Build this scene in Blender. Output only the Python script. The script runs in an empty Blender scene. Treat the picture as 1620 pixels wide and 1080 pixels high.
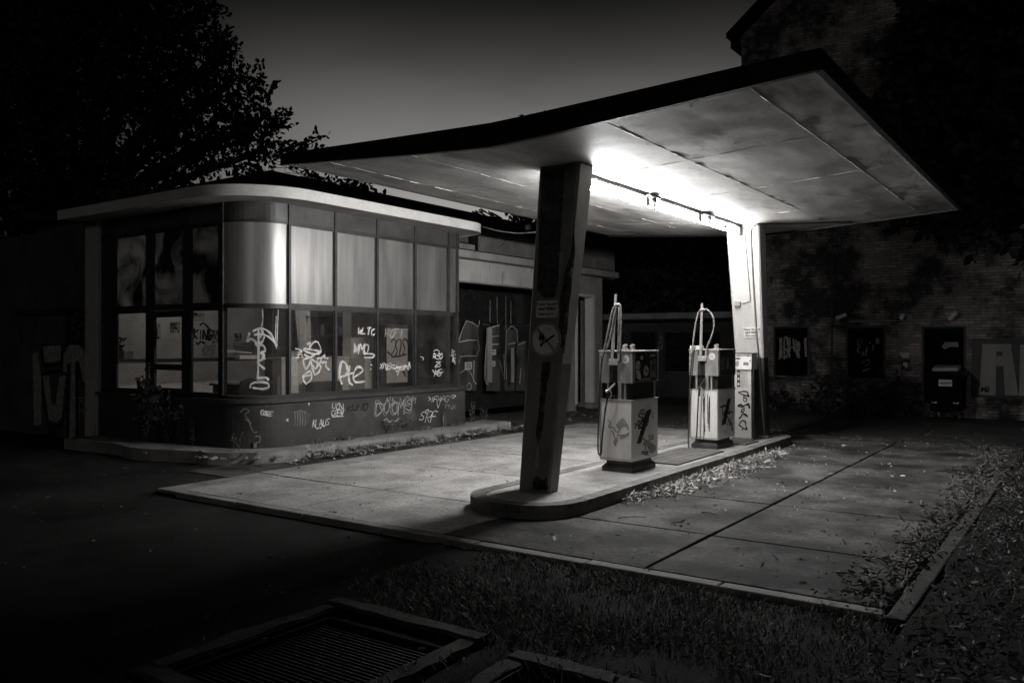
import bpy, bmesh, math, random
import numpy as np
from mathutils import Vector, Matrix, noise
random.seed(7); rng = np.random.default_rng(7)
R = math.radians
scene = bpy.context.scene
col = scene.collection

# ------------------------------------------------------------------ camera numbers (used to read real positions off the photo)
F = 1319.0; HZ = 543.0; YAW = R(35); CY, SY = math.cos(YAW), math.sin(YAW); EYE = 1.65
def ray(px, py):
    r = (px-810)/F
    return Vector((-SY+r*CY, CY+r*SY, (HZ-py)/F))
def onX(x): return lambda px, py: (lambda d: Vector((x, d.y*x/d.x, EYE+d.z*x/d.x)))(ray(px, py))
def onY(y): return lambda px, py: (lambda d: Vector((d.x*y/d.y, y, EYE+d.z*y/d.y)))(ray(px, py))
def onZ(z): return lambda px, py: (lambda d: Vector((d.x*(z-EYE)/d.z, d.y*(z-EYE)/d.z, z)))(ray(px, py))
def onCyl(cx, cy, rad):
    def f(px, py):
        d = ray(px, py); a = d.x**2+d.y**2; b = -2*(d.x*cx+d.y*cy); c = cx*cx+cy*cy-rad*rad
        t = (-b-math.sqrt(max(0, b*b-4*a*c)))/(2*a)
        return Vector((d.x*t, d.y*t, EYE+d.z*t))
    return f

# ------------------------------------------------------------------ materials
TINT = (1.0, 0.965, 0.93)
def grey(v): return (v*TINT[0], v*TINT[1], v*TINT[2], 1)
MATS = {}
def mat(name, lo, hi=None, rough=0.7, spec=0.4, scale=4.0, stretch=(1, 1, 1), fine=60, bump=0.15, metal=0.0, contrast=(0.35, 0.65), coat=0.0, trans=0.0, rough_var=0.12, third=None, speck=None):
    """grey procedural surface: two noises mix a light and a dark tone, a fine noise gives bump"""
    if name in MATS: return MATS[name]
    m = bpy.data.materials.new(name); m.use_nodes = True
    nt = m.node_tree; N = nt.nodes; L = nt.links
    b = N['Principled BSDF']
    b.inputs['Roughness'].default_value = rough; b.inputs['Metallic'].default_value = metal
    b.inputs['Specular IOR Level'].default_value = spec
    b.inputs['Coat Weight'].default_value = coat
    tc = N.new('ShaderNodeTexCoord'); mp = N.new('ShaderNodeMapping'); mp.inputs['Scale'].default_value = stretch
    L.new(tc.outputs['Object'], mp.inputs['Vector'])
    n1 = N.new('ShaderNodeTexNoise'); n1.inputs['Scale'].default_value = scale; n1.inputs['Detail'].default_value = 9; n1.inputs['Roughness'].default_value = 0.66
    L.new(mp.outputs[0], n1.inputs['Vector'])
    cr = N.new('ShaderNodeValToRGB')
    cr.color_ramp.elements[0].position = contrast[0]; cr.color_ramp.elements[1].position = contrast[1]
    cr.color_ramp.elements[0].color = grey(lo); cr.color_ramp.elements[1].color = grey(hi if hi is not None else lo*1.25)
    L.new(n1.outputs['Fac'], cr.inputs['Fac'])
    n2 = N.new('ShaderNodeTexNoise'); n2.inputs['Scale'].default_value = fine; n2.inputs['Detail'].default_value = 6
    L.new(tc.outputs['Object'], n2.inputs['Vector'])
    out = cr.outputs['Color']
    # fine speckle
    mx = N.new('ShaderNodeMix'); mx.data_type = 'RGBA'; mx.blend_type = 'MULTIPLY'; mx.inputs['Factor'].default_value = (.5 if bump >= .2 else .22) if speck is None else speck
    sp = N.new('ShaderNodeValToRGB'); sp.color_ramp.elements[0].position = 0.3; sp.color_ramp.elements[1].position = 0.62
    sp.color_ramp.elements[0].color = (0.45, 0.45, 0.45, 1); sp.color_ramp.elements[1].color = (1.1, 1.1, 1.1, 1)
    L.new(n2.outputs['Fac'], sp.inputs['Fac']); L.new(out, mx.inputs['A']); L.new(sp.outputs['Color'], mx.inputs['B'])
    out = mx.outputs['Result']
    if third:      # isolated dark patches: (scale, threshold, value, stretch)
        m3 = N.new('ShaderNodeMapping'); m3.inputs['Scale'].default_value = third[3]; m3.inputs['Location'].default_value = (3.1, 7.7, 1.3)
        L.new(tc.outputs['Object'], m3.inputs['Vector'])
        n3 = N.new('ShaderNodeTexNoise'); n3.inputs['Scale'].default_value = third[0]; n3.inputs['Detail'].default_value = 8; n3.inputs['Roughness'].default_value = 0.62
        L.new(m3.outputs[0], n3.inputs['Vector'])
        c3 = N.new('ShaderNodeValToRGB'); c3.color_ramp.elements[0].position = third[1]; c3.color_ramp.elements[1].position = third[1]+0.11
        L.new(n3.outputs['Fac'], c3.inputs['Fac'])
        x3 = N.new('ShaderNodeMix'); x3.data_type = 'RGBA'; L.new(c3.outputs['Color'], x3.inputs['Factor'])
        L.new(out, x3.inputs['A']); x3.inputs['B'].default_value = grey(third[2]); out = x3.outputs['Result']
    L.new(out, b.inputs['Base Color'])
    mr = N.new('ShaderNodeMapRange'); mr.inputs['To Min'].default_value = max(0.03, rough-rough_var); mr.inputs['To Max'].default_value = min(1, rough+rough_var)
    L.new(n1.outputs['Fac'], mr.inputs['Value']); L.new(mr.outputs[0], b.inputs['Roughness'])
    if bump:
        bp = N.new('ShaderNodeBump'); bp.inputs['Strength'].default_value = bump; bp.inputs['Distance'].default_value = 0.01
        L.new(n2.outputs['Fac'], bp.inputs['Height']); L.new(bp.outputs[0], b.inputs['Normal'])
    MATS[name] = m
    return m

def brick_mat(name, c1, c2, mortar, scale=1.0, horizontal=False):
    if name in MATS: return MATS[name]
    m = bpy.data.materials.new(name); m.use_nodes = True; nt = m.node_tree; N = nt.nodes; L = nt.links
    b = N['Principled BSDF']; b.inputs['Roughness'].default_value = 0.85; b.inputs['Specular IOR Level'].default_value = 0.3
    tc = N.new('ShaderNodeTexCoord'); sx = N.new('ShaderNodeSeparateXYZ'); cx = N.new('ShaderNodeCombineXYZ')
    L.new(tc.outputs['Object'], sx.inputs[0])
    if horizontal:
        L.new(sx.outputs['Y'], cx.inputs['X']); L.new(sx.outputs['X'], cx.inputs['Y'])
    else:
        ad = N.new('ShaderNodeMath'); ad.operation = 'ADD'; L.new(sx.outputs['X'], ad.inputs[0]); L.new(sx.outputs['Y'], ad.inputs[1])
        L.new(ad.outputs[0], cx.inputs['X']); L.new(sx.outputs['Z'], cx.inputs['Y'])
    bt = N.new('ShaderNodeTexBrick'); bt.inputs['Scale'].default_value = scale
    bt.inputs['Brick Width'].default_value = 0.25; bt.inputs['Row Height'].default_value = 0.072; bt.inputs['Mortar Size'].default_value = 0.008
    bt.inputs['Color1'].default_value = grey(c1); bt.inputs['Color2'].default_value = grey(c2); bt.inputs['Mortar'].default_value = grey(mortar); bt.inputs['Bias'].default_value = -0.2
    L.new(cx.outputs[0], bt.inputs['Vector'])
    n = N.new('ShaderNodeTexNoise'); n.inputs['Scale'].default_value = 0.95; n.inputs['Detail'].default_value = 9; n.inputs['Roughness'].default_value = 0.72
    L.new(tc.outputs['Object'], n.inputs['Vector'])
    cr = N.new('ShaderNodeValToRGB'); cr.color_ramp.elements[0].position = 0.43; cr.color_ramp.elements[1].position = 0.58
    cr.color_ramp.elements[0].color = (0.22, 0.22, 0.22, 1); cr.color_ramp.elements[1].color = (1.9, 1.75, 1.75, 1)
    L.new(n.outputs['Fac'], cr.inputs['Fac'])
    mx = N.new('ShaderNodeMix'); mx.data_type = 'RGBA'; mx.blend_type = 'MULTIPLY'; mx.inputs['Factor'].default_value = 1
    L.new(bt.outputs['Color'], mx.inputs['A']); L.new(cr.outputs['Color'], mx.inputs['B'])
    L.new(mx.outputs['Result'], b.inputs['Base Color'])
    bp = N.new('ShaderNodeBump'); bp.inputs['Strength'].default_value = 0.6; bp.inputs['Distance'].default_value = 0.012; bp.invert = True
    L.new(bt.outputs['Fac'], bp.inputs['Height']); L.new(bp.outputs[0], b.inputs['Normal'])
    MATS[name] = m
    return m

def glass_mat(name, refl=0.12, rough=0.02, dirt=0.06, dirt_col=0.35, dirt_scale=2.5):
    """thin pane: transparent + mirror by facing angle, with a film of dirt"""
    m = bpy.data.materials.new(name); m.use_nodes = True; nt = m.node_tree; N = nt.nodes; L = nt.links
    N.remove(N['Principled BSDF']); out = N['Material Output']
    tr = N.new('ShaderNodeBsdfTransparent'); tr.inputs['Color'].default_value = grey(0.92)
    gl = N.new('ShaderNodeBsdfGlossy'); gl.inputs['Roughness'].default_value = rough; gl.inputs['Color'].default_value = grey(0.95)
    fr = N.new('ShaderNodeFresnel'); fr.inputs['IOR'].default_value = 1.5
    mul = N.new('ShaderNodeMath'); mul.operation = 'MULTIPLY_ADD'; mul.inputs[1].default_value = 3.4; mul.inputs[2].default_value = refl*0.7
    mul.use_clamp = True
    L.new(fr.outputs[0], mul.inputs[0])
    m1 = N.new('ShaderNodeMixShader'); L.new(mul.outputs[0], m1.inputs[0]); L.new(tr.outputs[0], m1.inputs[1]); L.new(gl.outputs[0], m1.inputs[2])
    df = N.new('ShaderNodeBsdfDiffuse'); df.inputs['Color'].default_value = grey(dirt_col)
    tc = N.new('ShaderNodeTexCoord'); n = N.new('ShaderNodeTexNoise'); n.inputs['Scale'].default_value = dirt_scale; n.inputs['Detail'].default_value = 8
    L.new(tc.outputs['Object'], n.inputs['Vector'])
    mr = N.new('ShaderNodeMapRange'); mr.inputs['From Min'].default_value = 0.4; mr.inputs['From Max'].default_value = 0.7; mr.inputs['To Min'].default_value = dirt*0.3; mr.inputs['To Max'].default_value = dirt*2
    L.new(n.outputs['Fac'], mr.inputs['Value'])
    m2 = N.new('ShaderNodeMixShader'); L.new(mr.outputs[0], m2.inputs[0]); L.new(m1.outputs[0], m2.inputs[1]); L.new(df.outputs[0], m2.inputs[2])
    L.new(m2.outputs[0], out.inputs['Surface'])
    MATS[name] = m
    return m

def frosted_mat(name):
    m = bpy.data.materials.new(name); m.use_nodes = True; nt = m.node_tree; N = nt.nodes; L = nt.links
    b = N['Principled BSDF']; out = N['Material Output']
    tc = N.new('ShaderNodeTexCoord'); mp = N.new('ShaderNodeMapping'); mp.inputs['Scale'].default_value = (2.2, 2.2, 0.5)
    n = N.new('ShaderNodeTexNoise'); n.inputs['Scale'].default_value = 2.2; n.inputs['Detail'].default_value = 8; n.inputs['Roughness'].default_value = 0.6
    L.new(tc.outputs['Object'], mp.inputs['Vector']); L.new(mp.outputs[0], n.inputs['Vector'])
    cr = N.new('ShaderNodeValToRGB'); cr.color_ramp.elements[0].position = 0.35; cr.color_ramp.elements[1].position = 0.62
    cr.color_ramp.elements[0].color = grey(0.12); cr.color_ramp.elements[1].color = grey(0.24)
    L.new(n.outputs['Fac'], cr.inputs['Fac']); L.new(cr.outputs['Color'], b.inputs['Base Color'])
    b.inputs['Roughness'].default_value = 0.3; b.inputs['Specular IOR Level'].default_value = 0.9
    mr = N.new('ShaderNodeMapRange'); mr.inputs['To Min'].default_value = 0.30; mr.inputs['To Max'].default_value = 0.40
    L.new(n.outputs['Fac'], mr.inputs['Value']); L.new(mr.outputs[0], b.inputs['Roughness'])
    n2 = N.new('ShaderNodeTexNoise'); n2.inputs['Scale'].default_value = 5; n2.inputs['Detail'].default_value = 3
    L.new(mp.outputs[0], n2.inputs['Vector'])
    bp = N.new('ShaderNodeBump'); bp.inputs['Strength'].default_value = 0.03; bp.inputs['Distance'].default_value = 0.02
    L.new(n2.outputs['Fac'], bp.inputs['Height']); L.new(bp.outputs[0], b.inputs['Normal'])
    tl = N.new('ShaderNodeBsdfTranslucent'); tl.inputs['Color'].default_value = grey(0.4)
    mx = N.new('ShaderNodeMixShader'); mx.inputs[0].default_value = 0.25
    gl = N.new('ShaderNodeBsdfGlossy'); gl.inputs['Color'].default_value = grey(.9); L.new(mr.outputs[0], gl.inputs['Roughness']); L.new(bp.outputs[0], gl.inputs['Normal'])
    m0 = N.new('ShaderNodeMixShader'); st = N.new('ShaderNodeMapRange'); st.inputs['From Min'].default_value = .3; st.inputs['From Max'].default_value = .7; st.inputs['To Min'].default_value = .1; st.inputs['To Max'].default_value = .34; mps = N.new('ShaderNodeMapping'); mps.inputs['Scale'].default_value = (7, 7, .35); ns = N.new('ShaderNodeTexNoise'); ns.inputs['Scale'].default_value = 1.6; ns.inputs['Detail'].default_value = 7; L.new(tc.outputs['Object'], mps.inputs['Vector']); L.new(mps.outputs[0], ns.inputs['Vector']); L.new(ns.outputs['Fac'], st.inputs['Value']); L.new(st.outputs[0], m0.inputs[0]); L.new(b.outputs[0], m0.inputs[1]); L.new(gl.outputs[0], m0.inputs[2])
    L.new(m0.outputs[0], mx.inputs[1]); L.new(tl.outputs[0], mx.inputs[2]); L.new(mx.outputs[0], out.inputs['Surface'])
    MATS[name] = m
    return m

def emit_mat(name, strength):
    m = bpy.data.materials.new(name); m.use_nodes = True; nt = m.node_tree; N = nt.nodes
    N.remove(N['Principled BSDF']); e = N.new('ShaderNodeEmission'); e.inputs['Strength'].default_value = strength; e.inputs['Color'].default_value = (1, 1, 1, 1)
    nt.links.new(e.outputs[0], N['Material Output'].inputs['Surface'])
    return m

def leaf_mat(name, lo, hi, rough=0.7, spec=0.12):
    m = bpy.data.materials.new(name); m.use_nodes = True; nt = m.node_tree; N = nt.nodes; L = nt.links
    b = N['Principled BSDF']; b.inputs['Roughness'].default_value = rough; b.inputs['Specular IOR Level'].default_value = spec
    g = N.new('ShaderNodeNewGeometry'); cr = N.new('ShaderNodeValToRGB')
    cr.color_ramp.elements[0].color = grey(lo); cr.color_ramp.elements[1].color = grey(hi)
    L.new(g.outputs['Random Per Island'], cr.inputs['Fac']); L.new(cr.outputs['Color'], b.inputs['Base Color'])
    MATS[name] = m
    return m

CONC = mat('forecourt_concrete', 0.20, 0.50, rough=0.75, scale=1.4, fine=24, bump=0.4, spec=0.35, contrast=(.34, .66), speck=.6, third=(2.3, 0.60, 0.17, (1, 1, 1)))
CONCD = mat('dirty_dim_concrete', 0.022, 0.135, rough=0.85, scale=1.2, fine=24, bump=0.6, spec=0.18, contrast=(.40, .62), speck=.85, third=(1.1, 0.52, 0.03, (1, 1, 1)))  # right lane: its dimmer light is put into the colour, along with dirt
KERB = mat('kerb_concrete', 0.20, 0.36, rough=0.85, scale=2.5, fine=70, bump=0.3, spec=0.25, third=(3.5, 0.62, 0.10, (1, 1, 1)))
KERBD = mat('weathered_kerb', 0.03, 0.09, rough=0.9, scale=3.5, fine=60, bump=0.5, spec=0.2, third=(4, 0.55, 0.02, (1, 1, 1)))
ASPH = mat('asphalt', 0.008, 0.034, rough=0.9, scale=0.9, fine=38, bump=0.7, spec=0.12, speck=.9)
YARD = mat('yard_asphalt', 0.05, 0.10, rough=0.9, scale=0.7, fine=110, bump=0.5, spec=0.2)
SOIL = mat('soil', 0.006, 0.022, rough=0.95, scale=3, fine=60, bump=0.8, spec=0.1)
SOFFIT = mat('soffit_paint', 0.22, 0.50, rough=0.6, scale=1.3, fine=25, bump=0.12, stretch=(1, 0.45, 1), spec=0.3, contrast=(.34, .66), third=(2.0, 0.55, 0.16, (1, 0.35, 1)))
FASC = mat('black_fascia', 0.010, 0.022, rough=0.45, scale=3, fine=40, bump=0.1, spec=0.3)
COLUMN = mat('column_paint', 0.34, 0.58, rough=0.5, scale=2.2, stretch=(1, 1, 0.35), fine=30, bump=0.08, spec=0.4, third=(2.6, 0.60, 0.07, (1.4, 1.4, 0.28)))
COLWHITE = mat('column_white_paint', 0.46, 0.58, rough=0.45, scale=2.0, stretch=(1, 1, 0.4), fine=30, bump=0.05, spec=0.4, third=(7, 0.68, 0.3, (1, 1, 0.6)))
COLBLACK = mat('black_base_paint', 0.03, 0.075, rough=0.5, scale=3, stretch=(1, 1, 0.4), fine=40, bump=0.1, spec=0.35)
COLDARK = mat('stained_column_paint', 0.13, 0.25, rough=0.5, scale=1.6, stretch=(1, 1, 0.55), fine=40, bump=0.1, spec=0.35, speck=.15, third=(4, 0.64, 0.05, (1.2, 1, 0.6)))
STEELDK = mat('dark_steel_frame', 0.022, 0.05, rough=0.42, scale=5, fine=50, bump=0.1, spec=0.45, third=(9, 0.66, 0.16, (1, 1, 1)))
BAND = mat('dark_band_metal', 0.045, 0.085, rough=0.35, scale=3, fine=30, bump=0.05, spec=0.45)
PLINTH = mat('plinth_paint', 0.035, 0.07, rough=0.55, scale=1.6, fine=45, bump=0.12, spec=0.35, third=(3, 0.63, 0.02, (1, 1, 0.5)))
ROOFWH = mat('roof_fascia_white', 0.58, 0.72, rough=0.35, scale=2.5, fine=30, bump=0.03, spec=0.5, third=(4, 0.66, 0.33, (1, 1, 1)))
SOFF2 = mat('kiosk_soffit', 0.28, 0.45, rough=0.7, scale=2.5, fine=30, bump=0.1)
TAR = mat('roofing_felt', 0.012, 0.03, rough=0.9, scale=2, fine=40, bump=0.3, spec=0.15)
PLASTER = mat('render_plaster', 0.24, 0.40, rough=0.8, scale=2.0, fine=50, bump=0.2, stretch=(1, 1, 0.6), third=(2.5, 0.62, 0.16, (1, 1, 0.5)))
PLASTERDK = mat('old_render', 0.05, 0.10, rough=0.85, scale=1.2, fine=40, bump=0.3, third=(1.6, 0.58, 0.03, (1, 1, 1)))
LINTEL = mat('lintel_board', 0.40, 0.55, rough=0.6, scale=2.0, fine=50, bump=0.1, third=(7, 0.60, 0.17, (1, 1, 0.35)))
INWALL = mat('interior_wall', 0.42, 0.60, rough=0.8, scale=1.3, fine=30, bump=0.05)
INFLOOR = mat('interior_floor', 0.08, 0.16, rough=0.6, scale=3, fine=30, bump=0.05)
INWHITE = mat('white_laminate', 0.6, 0.72, rough=0.45, scale=2, fine=20, bump=0.02)
WOOD = mat('dark_wood', 0.05, 0.10, rough=0.5, scale=4, stretch=(1, 1, 6), fine=30, bump=0.08)
BLACK = mat('black_plastic', 0.012, 0.022, rough=0.4, scale=6, fine=50, bump=0.04)
RUBBER = mat('hose_rubber', 0.02, 0.04, rough=0.5, scale=12, fine=80, bump=0.1)
RUBBERG = mat('weathered_hose', 0.10, 0.34, rough=0.6, scale=16, fine=60, bump=0.3, third=(22, 0.62, 0.03, (1, 1, 1)))
PUMPW = mat('pump_enamel', 0.64, 0.8, rough=0.38, scale=2.2, stretch=(2.5, 2.5, 0.5), fine=40, bump=0.04, spec=0.5, third=(4.0, 0.70, 0.25, (2.5, 1, 0.3)))
TERMW = mat('terminal_white', 0.74, 0.84, rough=.4, scale=3, fine=30, bump=.02, third=(6, .68, .3, (1, 1, .4)))
PUMPM = mat('pump_brushed_metal', 0.26, 0.5, rough=0.4, scale=4, stretch=(2, 2, 0.6), fine=60, bump=0.06, metal=0.45, spec=0.5, third=(5, 0.62, 0.09, (1, 1, 0.6)))
ALU = mat('bare_aluminium', 0.5, 0.75, rough=0.32, scale=9, fine=60, bump=0.1, metal=0.6, third=(18, 0.6, 0.12, (1, 1, 1)))
DIALW = mat('dial_white', 0.62, 0.75, rough=0.4, scale=8, fine=40, bump=0.02)
DKPANEL = mat('dark_glass_panel', 0.012, 0.03, rough=0.18, scale=5, fine=20, bump=0.02, spec=0.6)
STAIN = mat('grey_spray', 0.22, 0.34, rough=0.6, scale=7, fine=30, bump=0.0)
def spray(name, lo, hi, cover):
    m = mat(name, lo, hi, rough=.6, scale=9, fine=40, bump=0.0); nt = m.node_tree; N = nt.nodes; L = nt.links
    tc = N.new('ShaderNodeTexCoord'); n = N.new('ShaderNodeTexNoise'); n.inputs['Scale'].default_value = 14; n.inputs['Detail'].default_value = 6
    L.new(tc.outputs['Object'], n.inputs['Vector']); r = N.new('ShaderNodeMapRange'); r.inputs['From Min'].default_value = .35; r.inputs['From Max'].default_value = .6; r.inputs['To Min'].default_value = cover; r.inputs['To Max'].default_value = 1
    L.new(n.outputs['Fac'], r.inputs['Value']); L.new(r.outputs[0], N['Principled BSDF'].inputs['Alpha']); return m
INK = spray('black_spray', 0.008, 0.014, .8)
CHALK = spray('white_spray', 0.66, 0.85, .62)
PALESP = spray('pale_spray', 0.34, 0.5, .5)
MIDSP = mat('grey_fill_spray', 0.06, 0.12, rough=0.7, scale=4, stretch=(1, 1, 0.4), fine=40, bump=0.05, third=(4, 0.6, 0.05, (1, 1, 0.4)))
GALV = mat('galvanised_steel', 0.3, 0.45, rough=0.4, scale=8, fine=60, bump=0.08, metal=0.7)
RUST = mat('worn_cast_iron', 0.005, 0.014, rough=0.7, scale=8, fine=60, bump=0.3, metal=0.2)
CHEQ = mat('chequer_steel', 0.16, 0.3, rough=0.5, scale=3, fine=40, bump=0.1, metal=0.5)
SIGNW = mat('sign_face', 0.62, 0.76, rough=0.45, scale=5, fine=40, bump=0.02, third=(9, 0.66, 0.2, (1, 1, 1)))
POSTER = mat('poster_print', 0.02, 0.38, rough=0.6, scale=9, fine=40, bump=0.0, contrast=(0.46, 0.54))
BRICK = brick_mat('brick', 0.15, 0.30, 0.10)
SOOT = mat('soot_black', 0.004, 0.009, rough=0.95, spec=0.05, scale=3, fine=30, bump=0.05)
PAVER = brick_mat('brick_paver', 0.05, 0.085, 0.02, horizontal=True)
BARK = mat('bark', 0.03, 0.07, rough=0.9, scale=6, stretch=(1, 1, 0.3), fine=40, bump=0.6)
GLASS = glass_mat('window_glass', dirt=0.05)
GLASSDK = mat('blackened_pane', 0.008, 0.04, rough=0.14, scale=1.6, fine=3.5, bump=0.35, spec=0.6, speck=.3, rough_var=.08)
def smeared(m):      # thinly painted glass: light from the room comes through where the paint has worn
    nt = m.node_tree; N = nt.nodes; L = nt.links; out = N['Material Output']
    tc = N.new('ShaderNodeTexCoord'); n = N.new('ShaderNodeTexNoise'); n.inputs['Scale'].default_value = 1.5; n.inputs['Detail'].default_value = 6; n.inputs['Roughness'].default_value = .55; n.inputs['Distortion'].default_value = .8
    L.new(tc.outputs['Object'], n.inputs['Vector']); r = N.new('ShaderNodeValToRGB'); r.color_ramp.elements[0].position = .44; r.color_ramp.elements[1].position = .62; r.color_ramp.elements[0].color = grey(.0); r.color_ramp.elements[1].color = grey(.16)
    L.new(n.outputs['Fac'], r.inputs['Fac']); tl = N.new('ShaderNodeBsdfTranslucent'); L.new(r.outputs['Color'], tl.inputs['Color'])
    ad = N.new('ShaderNodeAddShader'); L.new(N['Principled BSDF'].outputs[0], ad.inputs[0]); L.new(tl.outputs[0], ad.inputs[1]); L.new(ad.outputs[0], out.inputs['Surface'])
smeared(GLASSDK)
FROST = frosted_mat('frosted_pane')
TUBES = [emit_mat('fluorescent_tube', v) for v in (780.0, 400.0, 420.0)]
LEAFD = leaf_mat('dark_foliage', 0.018, 0.05)
LEAFG = leaf_mat('weed_foliage', 0.05, 0.15)
LEAFDRY = leaf_mat('dry_leaves', 0.15, 0.6, rough=0.7); LITTER = leaf_mat('old_leaf_litter', 0.03, 0.24, rough=0.75)
GRASSM = leaf_mat('grass_blades', 0.03, 0.3)

# ------------------------------------------------------------------ mesh builder
class MB:
    def __init__(s): s.v = []; s.f = []
    def add(s, vs, fs):
        o = len(s.v); s.v += [tuple(v) for v in vs]; s.f += [tuple(i+o for i in f) for f in fs]; return s
    def box(s, x0, x1, y0, y1, z0, z1):
        return s.hexa([(x0, y0, z0), (x1, y0, z0), (x1, y1, z0), (x0, y1, z0), (x0, y0, z1), (x1, y0, z1), (x1, y1, z1), (x0, y1, z1)])
    def hexa(s, p): return s.add(p, [(0, 3, 2, 1), (4, 5, 6, 7), (0, 1, 5, 4), (1, 2, 6, 5), (2, 3, 7, 6), (3, 0, 4, 7)])
    def obox(s, c, ax, ay, az):       # centre and three half vectors
        c = Vector(c); ax = Vector(ax); ay = Vector(ay); az = Vector(az)
        return s.hexa([c-ax-ay-az, c+ax-ay-az, c+ax+ay-az, c-ax+ay-az, c-ax-ay+az, c+ax-ay+az, c+ax+ay+az, c-ax+ay+az])
    def prism(s, pts, vec):           # polygon (3d points) extruded by vec
        n = len(pts); vec = Vector(vec); a = [Vector(p) for p in pts]; b = [p+vec for p in a]
        fs = [tuple(range(n-1, -1, -1)), tuple(range(n, 2*n))]+[(i, (i+1) % n, n+(i+1) % n, n+i) for i in range(n)]
        return s.add(a+b, fs)
    def cyl(s, c, axis, r, h, n=20, r2=None):
        c = Vector(c); a = Vector(axis).normalized(); u = a.orthogonal().normalized(); w = a.cross(u); r2 = r if r2 is None else r2
        A = [c+(u*math.cos(t)+w*math.sin(t))*r for t in [2*math.pi*i/n for i in range(n)]]
        B = [c+a*h+(u*math.cos(t)+w*math.sin(t))*r2 for t in [2*math.pi*i/n for i in range(n)]]
        return s.add(A+B, [tuple(range(n-1, -1, -1)), tuple(range(n, 2*n))]+[(i, (i+1) % n, n+(i+1) % n, n+i) for i in range(n)])
    def tube(s, pts, r, n=8, sub=6, r2=None):
        P = smooth_line([Vector(p) for p in pts], sub) if sub > 1 and len(pts) > 2 else [Vector(p) for p in pts]
        r2 = r if r2 is None else r2
        V = []; u = None; m = len(P)
        for i, p in enumerate(P):
            t = (P[min(i+1, m-1)]-P[max(i-1, 0)]).normalized()
            u = t.orthogonal().normalized() if u is None else (u-t*u.dot(t)).normalized()
            w = t.cross(u); rr = r+(r2-r)*i/(m-1)
            V += [p+(u*math.cos(a)+w*math.sin(a))*rr for a in [2*math.pi*k/n for k in range(n)]]
        fs = [(i*n+k, i*n+(k+1) % n, (i+1)*n+(k+1) % n, (i+1)*n+k) for i in range(m-1) for k in range(n)]
        fs += [tuple(range(n-1, -1, -1)), tuple(range((m-1)*n, m*n))]
        return s.add(V, fs)
    def ribbon(s, pts, w, nrm, off=0.002):
        P = [Vector(p) for p in pts]; m = len(P); n0 = len(s.v); V = []
        for i, p in enumerate(P):
            nn = nrm(p) if callable(nrm) else Vector(nrm)
            t = (P[min(i+1, m-1)]-P[max(i-1, 0)])
            if t.length < 1e-6: t = Vector((0, 0, 1))
            sd = nn.cross(t.normalized()).normalized()*w*0.5*(1.0+.7*noise.noise(p*9.0+Vector((0, 0, n0*.013))))
            q = p+nn*(off+0.00001*(n0+i) % 0.004)
            V += [q-sd, q+sd]
        return s.add(V, [(2*i, 2*i+1, 2*i+3, 2*i+2) for i in range(m-1)])

def smooth_line(P, sub):
    out = []
    for i in range(len(P)-1):
        p0 = P[max(i-1, 0)]; p1 = P[i]; p2 = P[i+1]; p3 = P[min(i+2, len(P)-1)]
        for k in range(sub):
            t = k/sub
            out.append(0.5*((2*p1)+(p2-p0)*t+(2*p0-5*p1+4*p2-p3)*t*t+(3*p1-p0-3*p2+p3)*t**3))
    out.append(P[-1]); return out

ORG = {}
# the kiosk, garage and upper storey are one block: scaled about the camera eye to line up a pane reflection, which lifts it 0.11 m above the forecourt
BLOCK = False; EYE_SCALE, EYE_LIFT = 0.934, 0.109
def fit(v):
    v = Vector(v)
    return Vector((v.x*EYE_SCALE, v.y*EYE_SCALE, v.z*EYE_SCALE+EYE_LIFT if v.z >= 0 else -.2)) if BLOCK else v
def build(name, mb, material, parent=None, bevel=0.0, smooth=False, recalc=True):
    org = ORG[parent.name] if parent else Vector((0, 0, 0))
    me = bpy.data.meshes.new(name)
    me.from_pydata([tuple(fit(v)-org) for v in mb.v], [], mb.f)
    if recalc:
        bm = bmesh.new(); bm.from_mesh(me); bmesh.ops.recalc_face_normals(bm, faces=bm.faces[:]); bm.to_mesh(me); bm.free()
    if smooth: me.polygons.foreach_set('use_smooth', [True]*len(me.polygons))
    me.materials.append(material); me.update()
    o = bpy.data.objects.new(name, me); col.objects.link(o)
    if parent: o.parent = parent
    ORG[o.name] = org
    if bevel:
        b = o.modifiers.new('bevel', 'BEVEL'); b.width = bevel; b.segments = 2; b.limit_method = 'ANGLE'
    return o
def tag(o, label, cat, group=None):
    o['label'] = label; o['category'] = cat
    if group: o['group'] = group
    return o
def thing(name, loc, label, cat, group=None):
    o = bpy.data.objects.new(name, None); col.objects.link(o); loc = fit(loc); o.location = loc; o.empty_display_size = 0.2
    ORG[o.name] = Vector(loc)
    return tag(o, label, cat, group)
def struct(name, mb, m, kind='structure', **k):
    o = build(name, mb, m, **k); o['kind'] = kind; return o
def text(name, s, pos, right, up, size, material, parent, align='CENTER', bold=0.0):
    cu = bpy.data.curves.new(name, 'FONT'); cu.body = s; cu.size = size; cu.align_x = align; cu.align_y = 'CENTER'; cu.extrude = 0.0006; cu.offset = bold
    o = bpy.data.objects.new(name, cu); col.objects.link(o)
    r = Vector(right).normalized(); u = Vector(up).normalized(); n = r.cross(u)
    dg = bpy.context.evaluated_depsgraph_get(); me = bpy.data.meshes.new_from_object(o.evaluated_get(dg)); bpy.data.objects.remove(o); bpy.data.curves.remove(cu)
    me.materials.clear(); o = bpy.data.objects.new(name, me); col.objects.link(o)
    M = Matrix((r, u, n)).transposed().to_4x4(); M.translation = Vector(pos)-ORG[parent.name]
    o.matrix_local = M; o.parent = parent; o.matrix_parent_inverse = Matrix()
    me.materials.append(material); ORG[o.name] = ORG[parent.name]
    return o

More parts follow.
